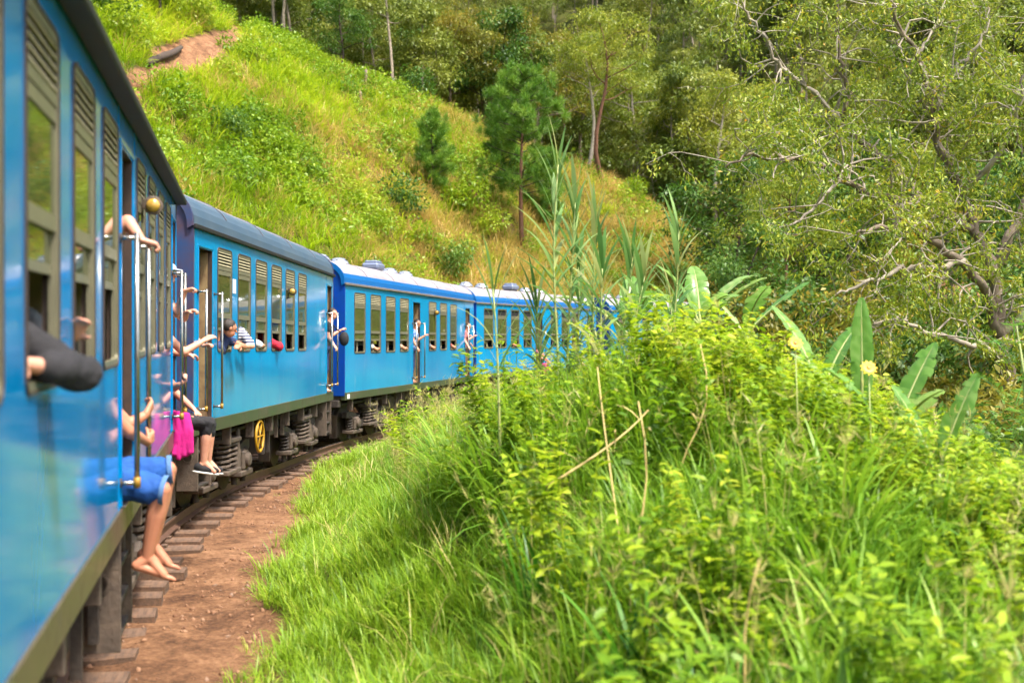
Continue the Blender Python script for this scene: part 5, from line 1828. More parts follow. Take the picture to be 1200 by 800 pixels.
banana(rx(735, 14.0), 14.0, 3, [(.1, .9, .9, 1.1, .32), (2.9, .8, .8, 1.1, .32), (-1.3, .7, .8, 1.0, .32), (1.4, .3, .6, .9, .3)], 'low banana plant between the reed cluster and the leaning reed', 2.35)
banana(rx(1006, 9.0), 9.0, 4, [(1.4, .02, .05, 1.15, .19), (2.8, .5, .5, .9, .28)], 'banana shoot with one pale upright furled leaf', 1.52)
banana(rx(1040, 8.6), 8.6, 5, [(.5, .5, .2, .9, .26), (2.7, .55, .5, .75, .24), (-1.2, .7, .6, .7, .26)], 'young banana plant with a broad pale ribbed leaf next to the upright furled one', 1.55)
banana(rx(1092, 8.0), 8.0, 6, [(.3, .35, .25, .85, .24), (2.4, .3, .4, .75, .22)], 'small banana shoot beside the dark hollow', 1.32)
banana(rx(958, 9.4), 9.4, 7, [(2.4, .35, .5, .9, .24), (.6, .5, .5, .8, .24)], 'small banana shoot beside the yellow flowers', 1.85)

# feathery fern-like sapling at the right
def frond_plant(x, y, h, seed, label):
    rng = np.random.default_rng(seed)
    o = empty('feathery_sapling', (x, y, gz(x, y)), label, 'sapling')
    st = MB(); st.tube(bend(rng, (0, 0, -.1), (.1, 0, h), 6, .03), [.03, .028, .024, .02, .014, .006], 6); st.build('stem', L_STEM, o, True)
    for k in range(9):
        z = h * (.35 + .63 * k / 8); az = k * 2.4
        ln = .9 * (1 - .5 * k / 8)
        n = 26
        f = np.linspace(.08, 1, n)
        dv = np.array([math.cos(az) * .62, math.sin(az) * .62, .75])
        C = np.array([.1 * z / h, 0, z]) + dv * (f * ln)[:, None] - np.stack([np.zeros(n), np.zeros(n), .35 * ln * f ** 2.2], 1)
        sd = np.array([-math.sin(az), math.cos(az), 0])
        parts = []
        for s_ in (-1, 1):
            d = unit(np.tile(sd * s_, (n, 1)) + dv * .45 + rng.normal(0, .08, (n, 3)))
            parts.append(leaves(C, d, np.tile(np.array([0, 0, 1.0]), (n, 1)), .17 * np.sin(np.pi * (f * .8 + .15)), np.full(n, .022), .3, rng, simple=True))
        parts.append(blades(C[:1], np.array([az]), np.array([.7]), np.array([.8]), np.array([ln]), np.array([.012]), 5, rng))
        v, fq, t = merge(parts)
        link('frond', np_mesh('frond', v, fq, t, L_FERN), o)
frond_plant(rx(1178, 10.0), 10.0, 2.2, 3, 'feathery sapling with fine fronds under the gnarled tree')
frond_plant(rx(1225, 9.0), 9.0, 1.8, 4, 'feathery sapling just outside the gnarled tree shade')

# dark broad-bladed clumps low on the bank
def clump(x, y, n, h, w, seed, label, cat='grass clump'):
    v, f, t = tuft(seed, n, h * .6, h, w, .16, .9, .20, 7)
    o = link('grass_clump', np_mesh('grass_clump', v, f, t, L_CLUMP), None, (x, y, gz(x, y)))
    tag(o, label, cat, 'broad bladed clumps on the bank')
clump(rx(528, 12.2), 12.2, 60, 1.05, .042, 1, 'dense dark green clump of broad blades low on the bank')
clump(rx(560, 12.6), 12.6, 34, .9, .04, 2, 'smaller clump of broad blades touching the dense dark one')
clump(rx(760, 5.6), 5.6, 40, 1.05, .042, 3, 'clump of tall arching broad blades among the leafy herbs')
clump(rx(840, 4.9), 4.9, 40, 1.0, .042, 4, 'second clump of arching broad blades among the leafy herbs, beside the snapped dry stalk')
clump(rx(640, 7.0), 7.0, 34, .95, .036, 5, 'clump of broad blades on the bank below the reeds')

# dry stalks
STRAWM = pmat('dry_stalk', srgb(196, 174, 110), .7, col2=srgb(158, 130, 78), scale=8, amount=.9)
for k, (p0, p1, lab) in enumerate((((735, 600, 6.6), (700, 430, 7.4), 'thick dry stalk leaning towards the train over the bank'), ((745, 660, 6.2), (748, 470, 6.6), 'upright dry stalk crossing the leaning one'),
        ((800, 470, 7.5), (820, 400, 7.8), 'dry stalk standing among the leafy herbs on the crest'), ((640, 570, 7.0), (760, 480, 7.3), 'thin dry stalk slanting low across the bank'),
        ((872, 720, 4.6), (890, 655, 4.6), 'short snapped dry stalk with pale cut top'))):
    a, b = pts_at(*p0), pts_at(*p1)
    a = Vector((a.x, a.y, gz(a.x, a.y) - .02)) if k != 3 else a
    rng = np.random.default_rng(k)
    mb = MB(); pl = bend(rng, (0, 0, 0), tuple(b - a), 8, .05)
    mb.tube(pl, list(np.linspace(.009, .004, 8)), 6)
    o = mb.build('dry_stalk', STRAWM, None, True, a); tag(o, lab, 'stalk', 'dry stalks on the bank')
    mb = MB()
    for q in (2, 4, 6):
        v, f, t = blades(np.array([pl[q]]), np.array([rng.random() * 6.28]), np.array([.8]), np.array([1.2]), np.array([.28]), np.array([.014]), 4, rng)
        link('withered_leaf', np_mesh('withered_leaf', v, f, t, STRAWM), o)

# yellow flowers
PETAL = pmat('yellow_petal', srgb(246, 200, 10), .5)
def flower(px, py, Y, r, lab):
    c = pts_at(px, py, Y)
    g = gz(c.x, c.y)
    o = empty('yellow_flower', (c.x, c.y, g), lab, 'flower', 'yellow flowers on the crest')
    h = c.z - g
    mb = MB(); mb.tube([(0, 0, -.05), (.02, .01, h * .5), (0, 0, h)], [.006, .005, .004], 6); mb.build('stem', L_STEM, o, True)
    for k in range(11):
        a = k * 2 * math.pi / 11
        Mx = T(0, 0, h) @ Matrix.Rotation(R(58), 4, 'X') @ rotz(a)
        mb = MB(); mb.add([Mx @ Vector(q) for q in ((.01, -.006, .002), (r * .6, -r * .2, .006), (r, 0, 0), (r * .6, r * .2, .006), (.01, .006, .002))], [(0, 1, 2, 3, 4)])
        mb.build('petal', PETAL, o)
    mb = MB(); mb.lathe([(.012, -.004), (.016, .004), (.008, .012)], T(0, 0, h) @ Matrix.Rotation(R(58), 4, 'X'), 10); mb.build('disc', BRASS, o)
flower(932, 402, 7.6, .055, 'yellow daisy flower beside the small banana shoot')
flower(1018, 431, 7.4, .06, 'large yellow daisy flower under the pale furled banana leaf')
# ------------------------------------------------------------------ passengers
def skin_mat(name, c):
    m = pmat(name, srgb(*c), .5, col2=srgb(int(c[0] * .9), int(c[1] * .8), int(c[2] * .78)), scale=9, amount=.6)
    b = m.node_tree.nodes['Principled BSDF']
    b.inputs['Subsurface Weight'].default_value = .15
    b.inputs['Subsurface Radius'].default_value = (.02, .008, .004)
    return m
SKIN_A, SKIN_B, SKIN_C = skin_mat('fair_skin', (214, 156, 130)), skin_mat('tanned_skin', (188, 128, 98)), skin_mat('brown_skin', (130, 84, 60))
HAIR_D, HAIR_B, HAIR_L = pmat('dark_hair', srgb(36, 27, 22), .5, col2=srgb(56, 42, 32), scale=40, bump=.5, bscale=120), pmat('brown_hair', srgb(74, 50, 34), .5, col2=srgb(50, 34, 24), scale=40, bump=.5, bscale=120), pmat('fair_hair', srgb(150, 116, 70), .5, col2=srgb(120, 90, 54), scale=40, bump=.5, bscale=120)
def cloth(name, c, c2=None, bump=.25):
    return pmat(name, srgb(*c), .85, col2=srgb(*(c2 or tuple(int(x * .78) for x in c))), scale=6, amount=.8, bump=bump, bscale=35)
DENIM, BLACKC, PINK, WHITEC, REDC, GREYC, TEAL, NAVY = cloth('blue_denim', (24, 84, 158), (14, 62, 128)), cloth('black_cloth', (24, 23, 26), (40, 38, 42)), cloth('magenta_cloth', (206, 14, 128)), cloth('white_cloth', (206, 204, 200)), cloth('red_cloth', (190, 24, 52)), cloth('grey_cloth', (112, 116, 122)), cloth('teal_cloth', (40, 120, 130)), cloth('navy_cloth', (36, 52, 96))
SHOEW = pmat('white_sole', srgb(216, 214, 208), .6)
EYEM = pmat('eye', srgb(40, 30, 26), .2)
CUFF = cloth('faded_denim_hem', (84, 124, 172))
def stripe_mat():
    m = bpy.data.materials.new('striped_cloth'); m.use_nodes = True
    nt = m.node_tree; b = nt.nodes['Principled BSDF']; b.inputs['Roughness'].default_value = .85
    tc = nd(nt, 'ShaderNodeTexCoord'); w = nd(nt, 'ShaderNodeTexWave', bands_direction='Z'); w.inputs['Scale'].default_value = 7.5; w.inputs['Distortion'].default_value = .6
    r = nd(nt, 'ShaderNodeValToRGB'); r.color_ramp.interpolation = 'CONSTANT'
    r.color_ramp.elements[0].color = srgb(32, 44, 92); r.color_ramp.elements[1].position = .5; r.color_ramp.elements[1].color = srgb(210, 210, 212)
    nt.links.new(tc.outputs['Object'], w.inputs['Vector']); nt.links.new(w.outputs['Fac'], r.inputs[0]); nt.links.new(r.outputs[0], b.inputs['Base Color'])
    return m
STRIPE = stripe_mat()
def check_mat():
    m = bpy.data.materials.new('checked_cloth'); m.use_nodes = True
    nt = m.node_tree; b = nt.nodes['Principled BSDF']; b.inputs['Roughness'].default_value = .85
    tc = nd(nt, 'ShaderNodeTexCoord'); w = nd(nt, 'ShaderNodeTexChecker'); w.inputs['Scale'].default_value = 22
    w.inputs['Color1'].default_value = srgb(60, 92, 150); w.inputs['Color2'].default_value = srgb(150, 170, 200)
    nt.links.new(tc.outputs['Object'], w.inputs['Vector']); nt.links.new(w.outputs['Color'], b.inputs['Base Color'])
    return m
CHECK = check_mat()

def cmat(c):
    return Matrix.Translation(c.location) @ c.rotation_euler.to_matrix().to_4x4()

def do_hand(mb, wrist, d, n, curl=.9, s=1.0, thumb=1):
    """palm, four unequal fingers and a thumb; d points along the hand, n out of the palm"""
    d = Vector(d).normalized(); n = Vector(n); n = (n - d * n.dot(d)).normalized()
    sd = d.cross(n)
    w = Vector(wrist)
    for q in (-.022, 0, .022):
        mb.caps(w + sd * q * .6 * s, .021 * s, w + d * .085 * s + sd * q * 1.25 * s, .0165 * s, 8)
    for k, ln in enumerate((.066, .078, .073, .056)):
        p = w + d * .088 * s + sd * (k - 1.5) * .0205 * s
        dd = d.copy()
        seg = (ln * .5 * s, ln * .32 * s, ln * .26 * s)
        r = .0098 * s
        ang = curl * .55
        for q in range(3):
            dd = (Matrix.Rotation(ang, 3, sd) @ dd).normalized() if True else dd
            p2 = p + dd * seg[q]
            mb.caps(p, r, p2, r * .92, 8)
            p = p2; r *= .92; ang = curl
    p = w + d * .022 * s + sd * thumb * .03 * s
    t = (d * .7 + sd * thumb * .6 + n * .45).normalized()
    p2 = p + t * .045 * s
    mb.caps(p, .0135 * s, p2, .0115 * s, 8)
    t = (d * .85 + n * .6 + sd * thumb * .05).normalized()
    mb.caps(p2, .0115 * s, p2 + t * .032 * s, .0095 * s, 8)

def do_foot(mb, ankle, d, bare=True):
    d = Vector(d).normalized()
    a = Vector(ankle)
    up = Vector((0, 0, 1)); up = (up - d * up.dot(d)).normalized()
    sd = d.cross(up)
    heel = a - up * .055 - d * .045
    mb.caps(a, .036, heel, .034)
    ball = a - up * .072 + d * .125
    mb.caps(a + d * .02, .038, ball, .028); mb.caps(a + d * .02, .034, ball + sd * .03, .024); mb.caps(a + d * .02, .03, ball - sd * .034, .020)
    mb.caps(heel, .033, ball + sd * .02, .024); mb.caps(heel, .030, ball - sd * .022, .022)
    if bare:
        for k, (ln, r) in enumerate(((.054, .0165), (.052, .0125), (.046, .012), (.040, .0115), (.032, .011))):
            p = ball + sd * (.036 - k * .0195) + d * (.016 - .005 * k) - up * .006
            mb.caps(p - d * .02, r, p + d * ln * .55 - up * .002, r * .95, 8); mb.caps(p + d * ln * .55, r * .95, p + d * ln - up * .006, r * .8, 8)

FOLDS = bpy.data.textures.new('cloth_folds', 'CLOUDS'); FOLDS.noise_scale = .11; FOLDS.noise_depth = 2
def folds(o, amt):
    d = o.modifiers.new('folds', 'DISPLACE'); d.texture = FOLDS; d.strength = amt; d.mid_level = .5; d.texture_coords = 'LOCAL'

def remesh(o, vox, it=3):
    m = o.modifiers.new('surface', 'REMESH'); m.mode = 'VOXEL'; m.voxel_size = vox; m.use_smooth_shade = True
    s_ = o.modifiers.new('soften', 'SMOOTH'); s_.factor = .5; s_.iterations = it

def person(c, label, J, top=None, bottom=None, hair=None, skin=None, vox=.010, sleeve=.5, leg_len=.6, shoes=None, cap=None, hem=None, extra=None, group='passengers of the blue train', loose=.012):
    """J: joint name -> point in the coach's own axes. Limbs whose joints are missing are left to the body behind them."""
    J = {k: Vector(v) for k, v in J.items()}
    base = Vector((J['pelvis'].x, J['pelvis'].y, min([J[k].z for k in J])))
    M = cmat(c) @ Matrix.Translation(base)
    root = empty('person', (0, 0, 0), label, 'person', group)
    root.matrix_world = M
    J = {k: v - base for k, v in J.items() if not k.startswith('d_') and not k.startswith('n_')} | {k: v for k, v in J.items() if k.startswith('d_') or k.startswith('n_')}
    side = (J['rsh'] - J['lsh']).normalized()
    mb = MB()
    pel, ch, nk, hd = J['pelvis'], J['chest'], J['neck'], J['head']
    def torso(m, e=0.0):
        m.caps(J['lhip'], .105 + e, J['rhip'], .105 + e)
        m.caps(pel, .125 + e, (pel + ch) / 2, .118 + e); m.caps((pel + ch) / 2, .118 + e, ch, .135 + e)
        m.caps(ch - side * .07, .115 + e, ch + side * .07, .115 + e)
        m.caps(J['lsh'], .062 + e, ch - side * .06, .11 + e); m.caps(J['rsh'], .062 + e, ch + side * .06, .11 + e)
        m.caps(J['lsh'], .058 + e, J['rsh'], .058 + e)
    torso(mb)
    mb.caps(ch, .08, nk, .055); mb.caps(nk, .055, hd, .052)
    f = J['d_face'].normalized()
    up = (Vector((0, 0, 1)) - f * f.z).normalized() if abs(f.z) < .95 else Vector((1, 0, 0))
    if 'd_up' in J: up = (J['d_up'] - f * J['d_up'].dot(f)).normalized()
    rt = f.cross(up)
    Q = Matrix((rt, f, up)).transposed()
    mb.ell(hd + up * .02, .074, .094, .098, Q); mb.ell(hd - up * .05 + f * .022, .056, .070, .068, Q)
    mb.caps(hd + f * .090 + up * .012, .010, hd + f * .112 - up * .020, .014, 8)
    mb.caps(hd + f * .088 - up * .058 - rt * .018, .009, hd + f * .088 - up * .058 + rt * .018, .009, 8)
    mb.caps(hd + f * .082 + up * .030 - rt * .04, .010, hd + f * .082 + up * .030 + rt * .04, .010, 8)
    for s_ in (-1, 1):
        mb.ell(hd + rt * s_ * .075 - f * .008, .010, .022, .032, Q, 10, 7)
    for sdn in 'lr':
        if sdn + 'el' in J:
            mb.caps(J[sdn + 'sh'], .055, J[sdn + 'el'], .044); mb.caps(J[sdn + 'el'], .045, J[sdn + 'wr'] * .6 + J[sdn + 'el'] * .4, .036); mb.caps(J[sdn + 'wr'] * .6 + J[sdn + 'el'] * .4, .036, J[sdn + 'wr'], .026)
            do_hand(mb, J[sdn + 'wr'], J.get('d_' + sdn, J[sdn + 'wr'] - J[sdn + 'el']), J.get('n_' + sdn, Vector((0, 0, -1))), J.get('d_curl' + sdn, Vector((.9, 0, 0))).x, 1.0, 1 if sdn == 'l' else -1)
        if sdn + 'kn' in J:
            mb.caps(J[sdn + 'hip'], .092, J[sdn + 'kn'], .062); mb.caps(J[sdn + 'kn'], .062, J[sdn + 'kn'] * .62 + J[sdn + 'an'] * .38, .060); mb.caps(J[sdn + 'kn'] * .62 + J[sdn + 'an'] * .38, .060, J[sdn + 'an'], .036)
            do_foot(mb, J[sdn + 'an'], J['d_toe'], bare=shoes is None)
    b = mb.build('body', skin or SKIN_A, root, True); remesh(b, vox, 1 if vox < .01 else 3)
    if top:
        m = MB(); torso(m, loose)
        for sdn in 'lr':
            if sdn + 'el' in J:
                e = J[sdn + 'sh'].lerp(J[sdn + 'el'], min(1, sleeve * 1.0))
                m.caps(J[sdn + 'sh'], .056 + loose, e, .050 + loose)
                if sleeve > 1: m.caps(J[sdn + 'el'], .046 + loose * 1.6, J[sdn + 'el'].lerp(J[sdn + 'wr'], sleeve - 1), .036 + loose * 1.6)
        o = m.build('shirt', top, root, True); remesh(o, max(vox, .012), 2); folds(o, .035)
    if bottom:
        m = MB(); m.caps(J['lhip'], .120, J['rhip'], .120); m.caps(pel, .140, pel.lerp(ch, .2), .134)
        for sdn in 'lr':
            if sdn + 'kn' in J:
                if leg_len <= 1:
                    e = J[sdn + 'hip'].lerp(J[sdn + 'kn'], leg_len); m.caps(J[sdn + 'hip'], .118, e, .098)
                else:
                    m.caps(J[sdn + 'hip'], .104, J[sdn + 'kn'], .074); m.caps(J[sdn + 'kn'], .074, J[sdn + 'kn'].lerp(J[sdn + 'an'], leg_len - 1), .070)
        o = m.build('trousers' if leg_len > 1 else 'shorts', bottom, root, True); remesh(o, max(vox, .012), 2); folds(o, .04)
        if hem:
            for sdn in 'lr':
                if sdn + 'kn' in J:
                    k0, k1 = (J[sdn + 'hip'], J[sdn + 'kn']) if leg_len <= 1 else (J[sdn + 'kn'], J[sdn + 'an'])
                    q = leg_len if leg_len <= 1 else leg_len - 1
                    e = k0.lerp(k1, q); t = (k1 - k0).normalized()
                    m = MB(); m.tube([e + t * .060, e + t * .075, e + t * .090], [.095, .096, .093], 18, cap=False); m.build('hem', hem, root, True)
    if hair:
        m = MB(); m.ell(hd + up * .034 - f * .016, .083, .098, .098, Q, 18, 12)
        o = m.build('hair', hair, root, True)
        # keep the face free
        me = o.data
        import bmesh as _b
        bm = _b.new(); bm.from_mesh(me)
        kill = [v for v in bm.verts if (v.co - hd).dot(f) > .045 and (v.co - hd).dot(up) < .062 or (v.co - hd).dot(up) < -.055]
        _b.ops.delete(bm, geom=kill, context='VERTS'); bm.to_mesh(me); bm.free()
    if cap:
        m = MB(); m.ell(hd + up * .05 - f * .004, .088, .104, .078, Q, 18, 12); m.ell(hd + up * .055 + f * .10, .07, .075, .010, Q, 14, 8)
        m.build('cap', cap, root, True)
    for s_ in (-1, 1):
        m = MB(); m.ell(hd + f * .084 + rt * s_ * .032 + up * .008, .011, .007, .008, Q, 8, 6); m.build('eye', EYEM, root, True)
    if shoes:
        d = J['d_toe'].normalized(); u2 = (Vector((0, 0, 1)) - d * d.z).normalized(); s2 = d.cross(u2)
        Qs = Matrix((s2, d, u2)).transposed()
        for sdn in 'lr':
            if sdn + 'an' in J:
                a = J[sdn + 'an']
                m = MB(); m.ell(a - u2 * .060 + d * .045, .050, .140, .046, Qs, 18, 10); m.ell(a - u2 * .045 - d * .03, .044, .060, .050, Qs, 14, 8)
                sh = m.build('shoe', shoes, root, True); remesh(sh, .008, 2)
                m = MB(); m.ell(a - u2 * .098 + d * .045, .052, .146, .016, Qs, 20, 8); m.build('sole', SHOEW, sh, True)
    if extra: extra(root, J, base)
    return root

def V(*a): return Vector(a)
# --- coach one, middle doorway
fx = tY(6.70) - .05; rxp = tY(7.40) + .05
xa = tY(7.02)
person(C1, 'barefoot person in rolled blue denim shorts sitting in the middle doorway', dict(
    pelvis=(xa, .16, .315), chest=(xa + .10, .22, .72), neck=(xa + .13, .20, .90), head=(xa + .14, .16, 1.04), lsh=(xa - .06, .20, .84), rsh=(xa + .28, .22, .84), lhip=(xa - .09, .15, .31), rhip=(xa + .09, .15, .31),
    lel=(xa + .08, .0, .60), lwr=(rxp - .10, -.10, .50), rel=(xa + .32, .02, .62), rwr=(rxp - .06, -.09, .68), lkn=(xa - .15, -.22, .25), lan=(xa - .12, -.135, -.18), rkn=(xa + .10, -.24, .34), ran=(xa + .07, -.15, -.15),
    d_face=(.5, -.8, 0), d_toe=(.12, -.95, -.30), d_l=(.8, -.3, .35), d_r=(.6, -.35, .7), n_l=(0, 1, 0), n_r=(0, 1, 0), d_curll=(1.15, 0, 0), d_curlr=(1.0, 0, 0)),
    top=GREYC, bottom=DENIM, hair=HAIR_B, vox=.006, leg_len=.86, hem=CUFF, skin=SKIN_B)
xb = tY(7.12)
person(C1, 'person standing in the middle doorway, arm hooked over the grab rail', dict(
    pelvis=(xb, .42, 1.10), chest=(xb, .38, 1.50), neck=(xb, .36, 1.68), head=(xb, .36, 1.84), lsh=(xb - .17, .32, 1.62), rsh=(xb + .17, .36, 1.62), lhip=(xb - .09, .42, 1.08), rhip=(xb + .09, .42, 1.08),
    lel=(xb - .20, -.02, 1.92), lwr=(xb - .30, -.11, 1.80), rel=(xb + .2, .45, 1.36), rwr=(xb + .18, .5, 1.12), lkn=(xb - .09, .42, .65), lan=(xb - .09, .44, .29), rkn=(xb + .09, .42, .65), ran=(xb + .09, .44, .29),
    d_face=(-.4, -.9, 0), d_toe=(0, -1, 0), d_l=(.15, -.9, -.25), n_l=(0, 0, -1), d_curll=(1.25, 0, 0)), top=NAVY, bottom=GREYC, hair=HAIR_D, vox=.009, sleeve=.25, leg_len=1.8)
# --- coach one, windows
def window_person(c, x, label, top, hair, skin=None, elbow=(.08, -.03, 1.12), wrist=(.28, .0, 1.14), sh=(0, .17, 1.24), face=(-.3, -.9, 0), headp=(.0, .30, 1.50), sleeve=.5, vox=.012, loose=.012, cap=None, hand_d=None, lean=0.0):
    return person(c, label, dict(pelvis=(x, .50, .70), chest=(x, .36 - lean, 1.08), neck=(x, .31 - lean, 1.32), head=(x + headp[0], headp[1], headp[2]), lsh=(x + sh[0], sh[1], sh[2]), rsh=(x - sh[0] - .05, .52 - lean, 1.24), lhip=(x - .09, .5, .70), rhip=(x + .09, .5, .70),
        lel=(x + elbow[0], elbow[1], elbow[2]), lwr=(x + wrist[0], wrist[1], wrist[2]), d_face=face, **({'d_l': hand_d} if hand_d else {}), n_l=(0, .5, -1), d_curll=(.5, 0, 0)), top=top, hair=hair, skin=skin, sleeve=sleeve, vox=vox, loose=loose, cap=cap)
wx = tY(3.80)
window_person(C1, wx + .22, 'person in black sleeves resting a bent elbow out of a window', BLACKC, HAIR_D, elbow=(.20, -.13, 1.10), wrist=(-.14, .03, 1.15), sh=(.08, .20, 1.30), headp=(0, .42, 1.52), sleeve=1.6, loose=.018, vox=.010, hand_d=(-1, .15, .0))
wx = tY(4.86)
window_person(C1, wx + .25, 'person with one bare hand on the window frame, arm inside', GREYC, HAIR_B, elbow=(.0, .10, 1.12), wrist=(-.20, .03, 1.22), sh=(.0, .24, 1.30), headp=(.1, .45, 1.52), hand_d=(-.4, -.6, .7))
# --- coach one, end doorway
px1 = tY(11.42) - .05; px2 = tY(11.98) + .05
xe = tY(11.72)
def pink_bag(root, J, base):
    m = MB()
    rr = random.Random(3)
    for q in range(9):
        a = V(xe - .20 + .02 * (q % 3), .03 - .022 * q, .36 - .004 * q) - base
        b_ = V(xe - .23 + .03 * rr.random(), .02 - .026 * q, .14 + .03 * rr.random()) - base
        e_ = V(xe - .24 + .03 * rr.random(), .02 - .027 * q, -.12 + .07 * rr.random()) - base
        m.caps(a, .03, b_, .026 + .008 * (q % 2)); m.caps(b_, .026 + .008 * (q % 2), e_, .02 + .010 * (q % 2))
    o = m.build('scarf', PINK, root, True); remesh(o, .01, 3)
person(C1, 'person in black leggings and white soled black shoes sitting in the end doorway', dict(
    pelvis=(xe, .14, .30), chest=(xe - .03, .18, .70), neck=(xe - .03, .15, .88), head=(xe - .03, .12, 1.02), lsh=(xe - .19, .15, .82), rsh=(xe + .14, .17, .82), lhip=(xe - .09, .12, .29), rhip=(xe + .09, .12, .29),
    lel=(xe - .22, -.02, .62), lwr=(px1 + .02, -.08, .66), rel=(xe + .2, .0, .55), rwr=(xe + .16, -.2, .36), lkn=(xe - .02, -.34, .22), lan=(xe + .02, -.30, -.20), rkn=(xe + .16, -.36, .20), ran=(xe + .22, -.34, -.22),
    d_face=(.2, -.9, 0), d_toe=(.15, -.95, -.18), d_l=(-.3, -.6, .5), n_l=(0, 1, 0), d_curll=(1.1, 0, 0)), top=PINK, bottom=BLACKC, hair=HAIR_B, vox=.009, leg_len=1.22, shoes=BLACKC, skin=SKIN_A, extra=pink_bag)
xf = tY(11.62)
person(C1, 'person in a pale cap leaning from the end doorway holding its rail', dict(
    pelvis=(xf, .34, 1.08), chest=(xf, .22, 1.46), neck=(xf, .14, 1.64), head=(xf, .06, 1.80), lsh=(xf - .16, .12, 1.58), rsh=(xf + .16, .2, 1.58), lhip=(xf - .09, .34, 1.06), rhip=(xf + .09, .34, 1.06),
    lel=(xf - .15, -.05, 1.40), lwr=(px1 + .03, -.13, 1.62), rel=(xf + .12, -.10, 1.34), rwr=(px1 + .05, -.15, 1.40), lkn=(xf - .09, .36, .64), lan=(xf - .09, .40, .29), rkn=(xf + .09, .36, .64), ran=(xf + .09, .40, .29),
    d_face=(-.5, -.8, -.1), d_toe=(0, -1, 0), d_l=(-.2, -.9, .25), d_r=(-.3, -.8, .2), n_l=(0, .3, -1), n_r=(0, .3, -1), d_curll=(1.2, 0, 0), d_curlr=(1.2, 0, 0)), top=GREYC, bottom=NAVY, cap=cloth('pale_cap', (170, 186, 200)), hair=HAIR_L, vox=.010, leg_len=1.8)
xg = tY(11.86)
person(C1, 'person reaching a bare arm far out of the end doorway', dict(
    pelvis=(xg, .45, .85), chest=(xg, .30, 1.16), neck=(xg, .26, 1.32), head=(xg + .02, .24, 1.46), lsh=(xg - .15, .18, 1.26), rsh=(xg + .15, .26, 1.26), lhip=(xg - .09, .45, .84), rhip=(xg + .09, .45, .84),
    lel=(xg - .12, -.10, .98), lwr=(xg + .02, -.30, 1.10), rel=(xg + .12, .05, .98), rwr=(px2 - .02, -.12, .95), lkn=(xg - .09, .2, .62), lan=(xg - .09, .42, .29), rkn=(xg + .09, .2, .62), ran=(xg + .09, .42, .29),
    d_face=(.3, -.9, 0), d_toe=(0, -1, 0), d_l=(.3, -.8, .45), n_l=(.3, .5, -1), d_curll=(.6, 0, 0)), top=WHITEC, bottom=BLACKC, hair=HAIR_B, vox=.010, leg_len=1.8, sleeve=.35, skin=SKIN_A)
# --- coach two
window_person(C2, 1.34, 'dark haired man leaning head and folded arms out of a window', NAVY, HAIR_D, SKIN_B, elbow=(.34, -.19, 1.11), wrist=(.04, -.20, 1.12), sh=(.16, .02, 1.22), face=(.55, -.75, -.25), headp=(.02, -.075, 1.36), sleeve=.4, vox=.009, hand_d=(-1, -.1, 0), lean=.22)
window_person(C2, 2.22, 'person in a navy and white striped shirt with a shoulder out of the window', STRIPE, HAIR_B, SKIN_A, elbow=(.02, -.16, 1.12), wrist=(-.22, -.10, 1.12), sh=(.04, .0, 1.32), headp=(.1, .30, 1.55), sleeve=.75, hand_d=(-1, 0, 0), lean=.12, loose=.02)
window_person(C2, 3.25, 'person in white at the third window of the smooth roofed coach', WHITEC, HAIR_L, SKIN_A, elbow=(.05, -.03, 1.13), wrist=(.28, .0, 1.14), sleeve=.9)
window_person(C2, 4.30, 'person in red at the fourth window of the smooth roofed coach', REDC, HAIR_D, SKIN_B, elbow=(.10, -.05, 1.12), wrist=(.30, .0, 1.13), sleeve=1.6, loose=.02)
xk = .45
person(C2, 'person in white standing back in the doorway beside the leaning man', dict(
    pelvis=(xk, .50, 1.08), chest=(xk, .46, 1.46), neck=(xk, .44, 1.64), head=(xk, .42, 1.80), lsh=(xk - .16, .42, 1.58), rsh=(xk + .16, .44, 1.58), lhip=(xk - .09, .5, 1.06), rhip=(xk + .09, .5, 1.06),
    lel=(xk - .1, .18, 1.30), lwr=(.15, -.09, 1.12), rel=(xk + .2, .45, 1.3), rwr=(xk + .18, .4, 1.06), lkn=(xk - .09, .5, .64), lan=(xk - .09, .52, .29), rkn=(xk + .09, .5, .64), ran=(xk + .09, .52, .29),
    d_face=(0, -1, 0), d_toe=(0, -1, 0), d_l=(-.2, -.8, .2), n_l=(0, .3, -1), d_curll=(1.2, 0, 0)), top=WHITEC, bottom=BLACKC, hair=HAIR_B, vox=.012, leg_len=1.8)
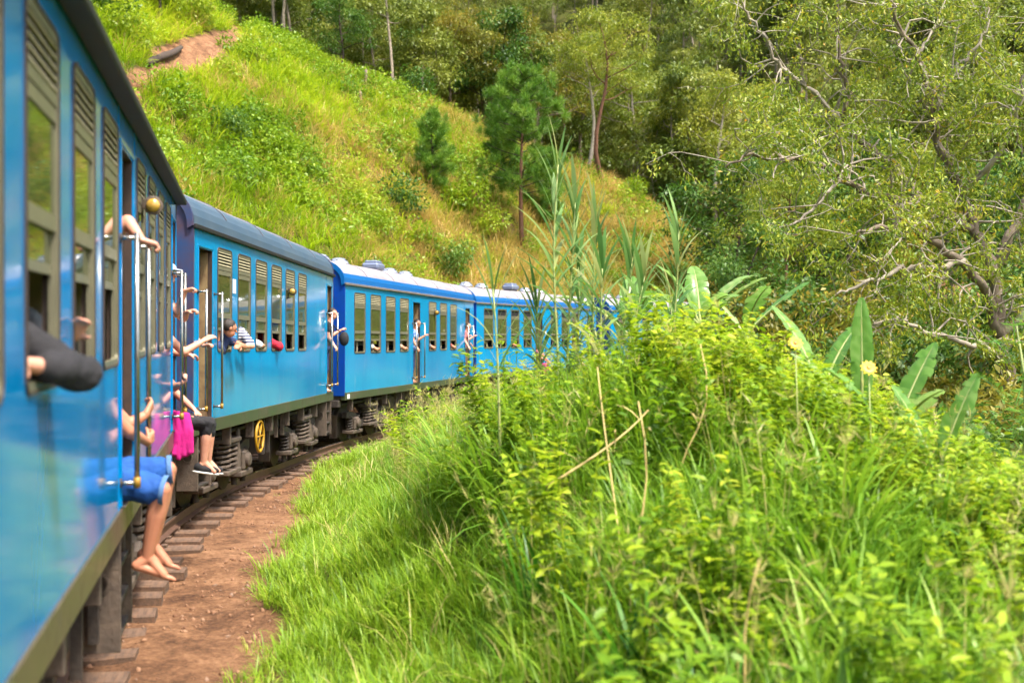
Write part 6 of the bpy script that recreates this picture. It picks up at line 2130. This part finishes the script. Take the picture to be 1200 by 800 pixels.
def door_person(c, x, label, top, bottom, hair, z=0.0, out=0.0, side=1, skin=None, vox=.014, bag=False, cap=None):
    def ex(root, J, base):
        m = MB(); m.ell(V(x + .05, -.16 - out, 1.28 + z) - base, .09, .10, .15, None, 14, 10); m.caps(V(x + .02, -.1 - out, 1.4 + z) - base, .012, V(x - .02, .1 - out, 1.6 + z) - base, .012)
        m.build('bag', BLACKC, root, True)
    y = .26 - out
    return person(c, label, dict(pelvis=(x, y, 1.08 + z), chest=(x, y - .08, 1.46 + z), neck=(x, y - .13, 1.64 + z), head=(x, y - .19, 1.79 + z), lsh=(x - .16, y - .10, 1.58 + z), rsh=(x + .16, y - .08, 1.58 + z), lhip=(x - .09, y, 1.06 + z), rhip=(x + .09, y, 1.06 + z),
        lel=(x - .22 * side, y - .14, 1.32 + z), lwr=(x - .30 * side, y - .28, 1.14 + z), rel=(x + .22 * side, y - .12, 1.34 + z), rwr=(x + .32 * side, y - .30, 1.46 + z), lkn=(x - .09, y - .02, .64 + z), lan=(x - .09, y + .04, .29 + z), rkn=(x + .09, y - .02, .64 + z), ran=(x + .09, y + .04, .29 + z),
        d_face=(-.4, -.9, -.05), d_toe=(0, -1, 0), d_curll=(1.1, 0, 0), d_curlr=(1.1, 0, 0)), top=top, bottom=bottom, hair=hair, skin=skin, vox=vox, leg_len=1.8, cap=cap, extra=ex if bag else None)
door_person(C2, 9.2, 'person with a black bag leaning from the doorway at the blank panelled end', BLACKC, NAVY, HAIR_D, 0, .14, bag=True)
# --- coach three
door_person(C3, 5.55, 'person in a blue checked shirt standing in the middle doorway of the ventilated coach', CHECK, NAVY, HAIR_D, 0, .10, skin=SKIN_B)
door_person(C3, 11.18, 'person in pink leaning from the last doorway before the reeds', cloth('rose_cloth', (196, 120, 120)), GREYC, HAIR_B, 0, .12)
door_person(C3, 11.45, 'person in white leaning from the last doorway before the reeds', WHITEC, NAVY, HAIR_D, 0, .04, side=-1)
for x, lab, tp in ((2.05, 'person in white at the second window of the ventilated coach', WHITEC), (4.35, 'person resting a pale arm on the window beside the middle doorway', cloth('beige_cloth', (190, 160, 130))), (7.1, 'person in grey at the window under the side lamp of the ventilated coach', GREYC), (9.45, 'person in red brown at the last window of the ventilated coach', cloth('rust_cloth', (150, 70, 60)))):
    window_person(C3, x, lab, tp, HAIR_D, SKIN_B, vox=.016)
# --- coach four
window_person(C4, 3.2, 'person at a window of the coach behind the lone reed', cloth('orange_cloth', (190, 90, 60)), HAIR_D, SKIN_B, vox=.018)
person(C4, 'person in pink crouching on the doorstep of the coach behind the reeds', dict(
    pelvis=(5.55, .10, .34), chest=(5.55, .02, .74), neck=(5.55, -.04, .92), head=(5.55, -.10, 1.06), lsh=(5.39, .0, .86), rsh=(5.71, .0, .86), lhip=(5.46, .1, .33), rhip=(5.64, .1, .33),
    lel=(5.36, -.2, .62), lwr=(5.45, -.38, .5), rel=(5.74, -.2, .62), rwr=(5.65, -.38, .5), lkn=(5.44, -.32, .36), lan=(5.44, -.26, -.10), rkn=(5.66, -.32, .36), ran=(5.66, -.26, -.10),
    d_face=(-.2, -.95, -.1), d_toe=(0, -.97, -.2)), top=cloth('salmon_cloth', (206, 130, 130)), bottom=PINK, hair=HAIR_D, skin=SKIN_B, vox=.016, leg_len=1.5)
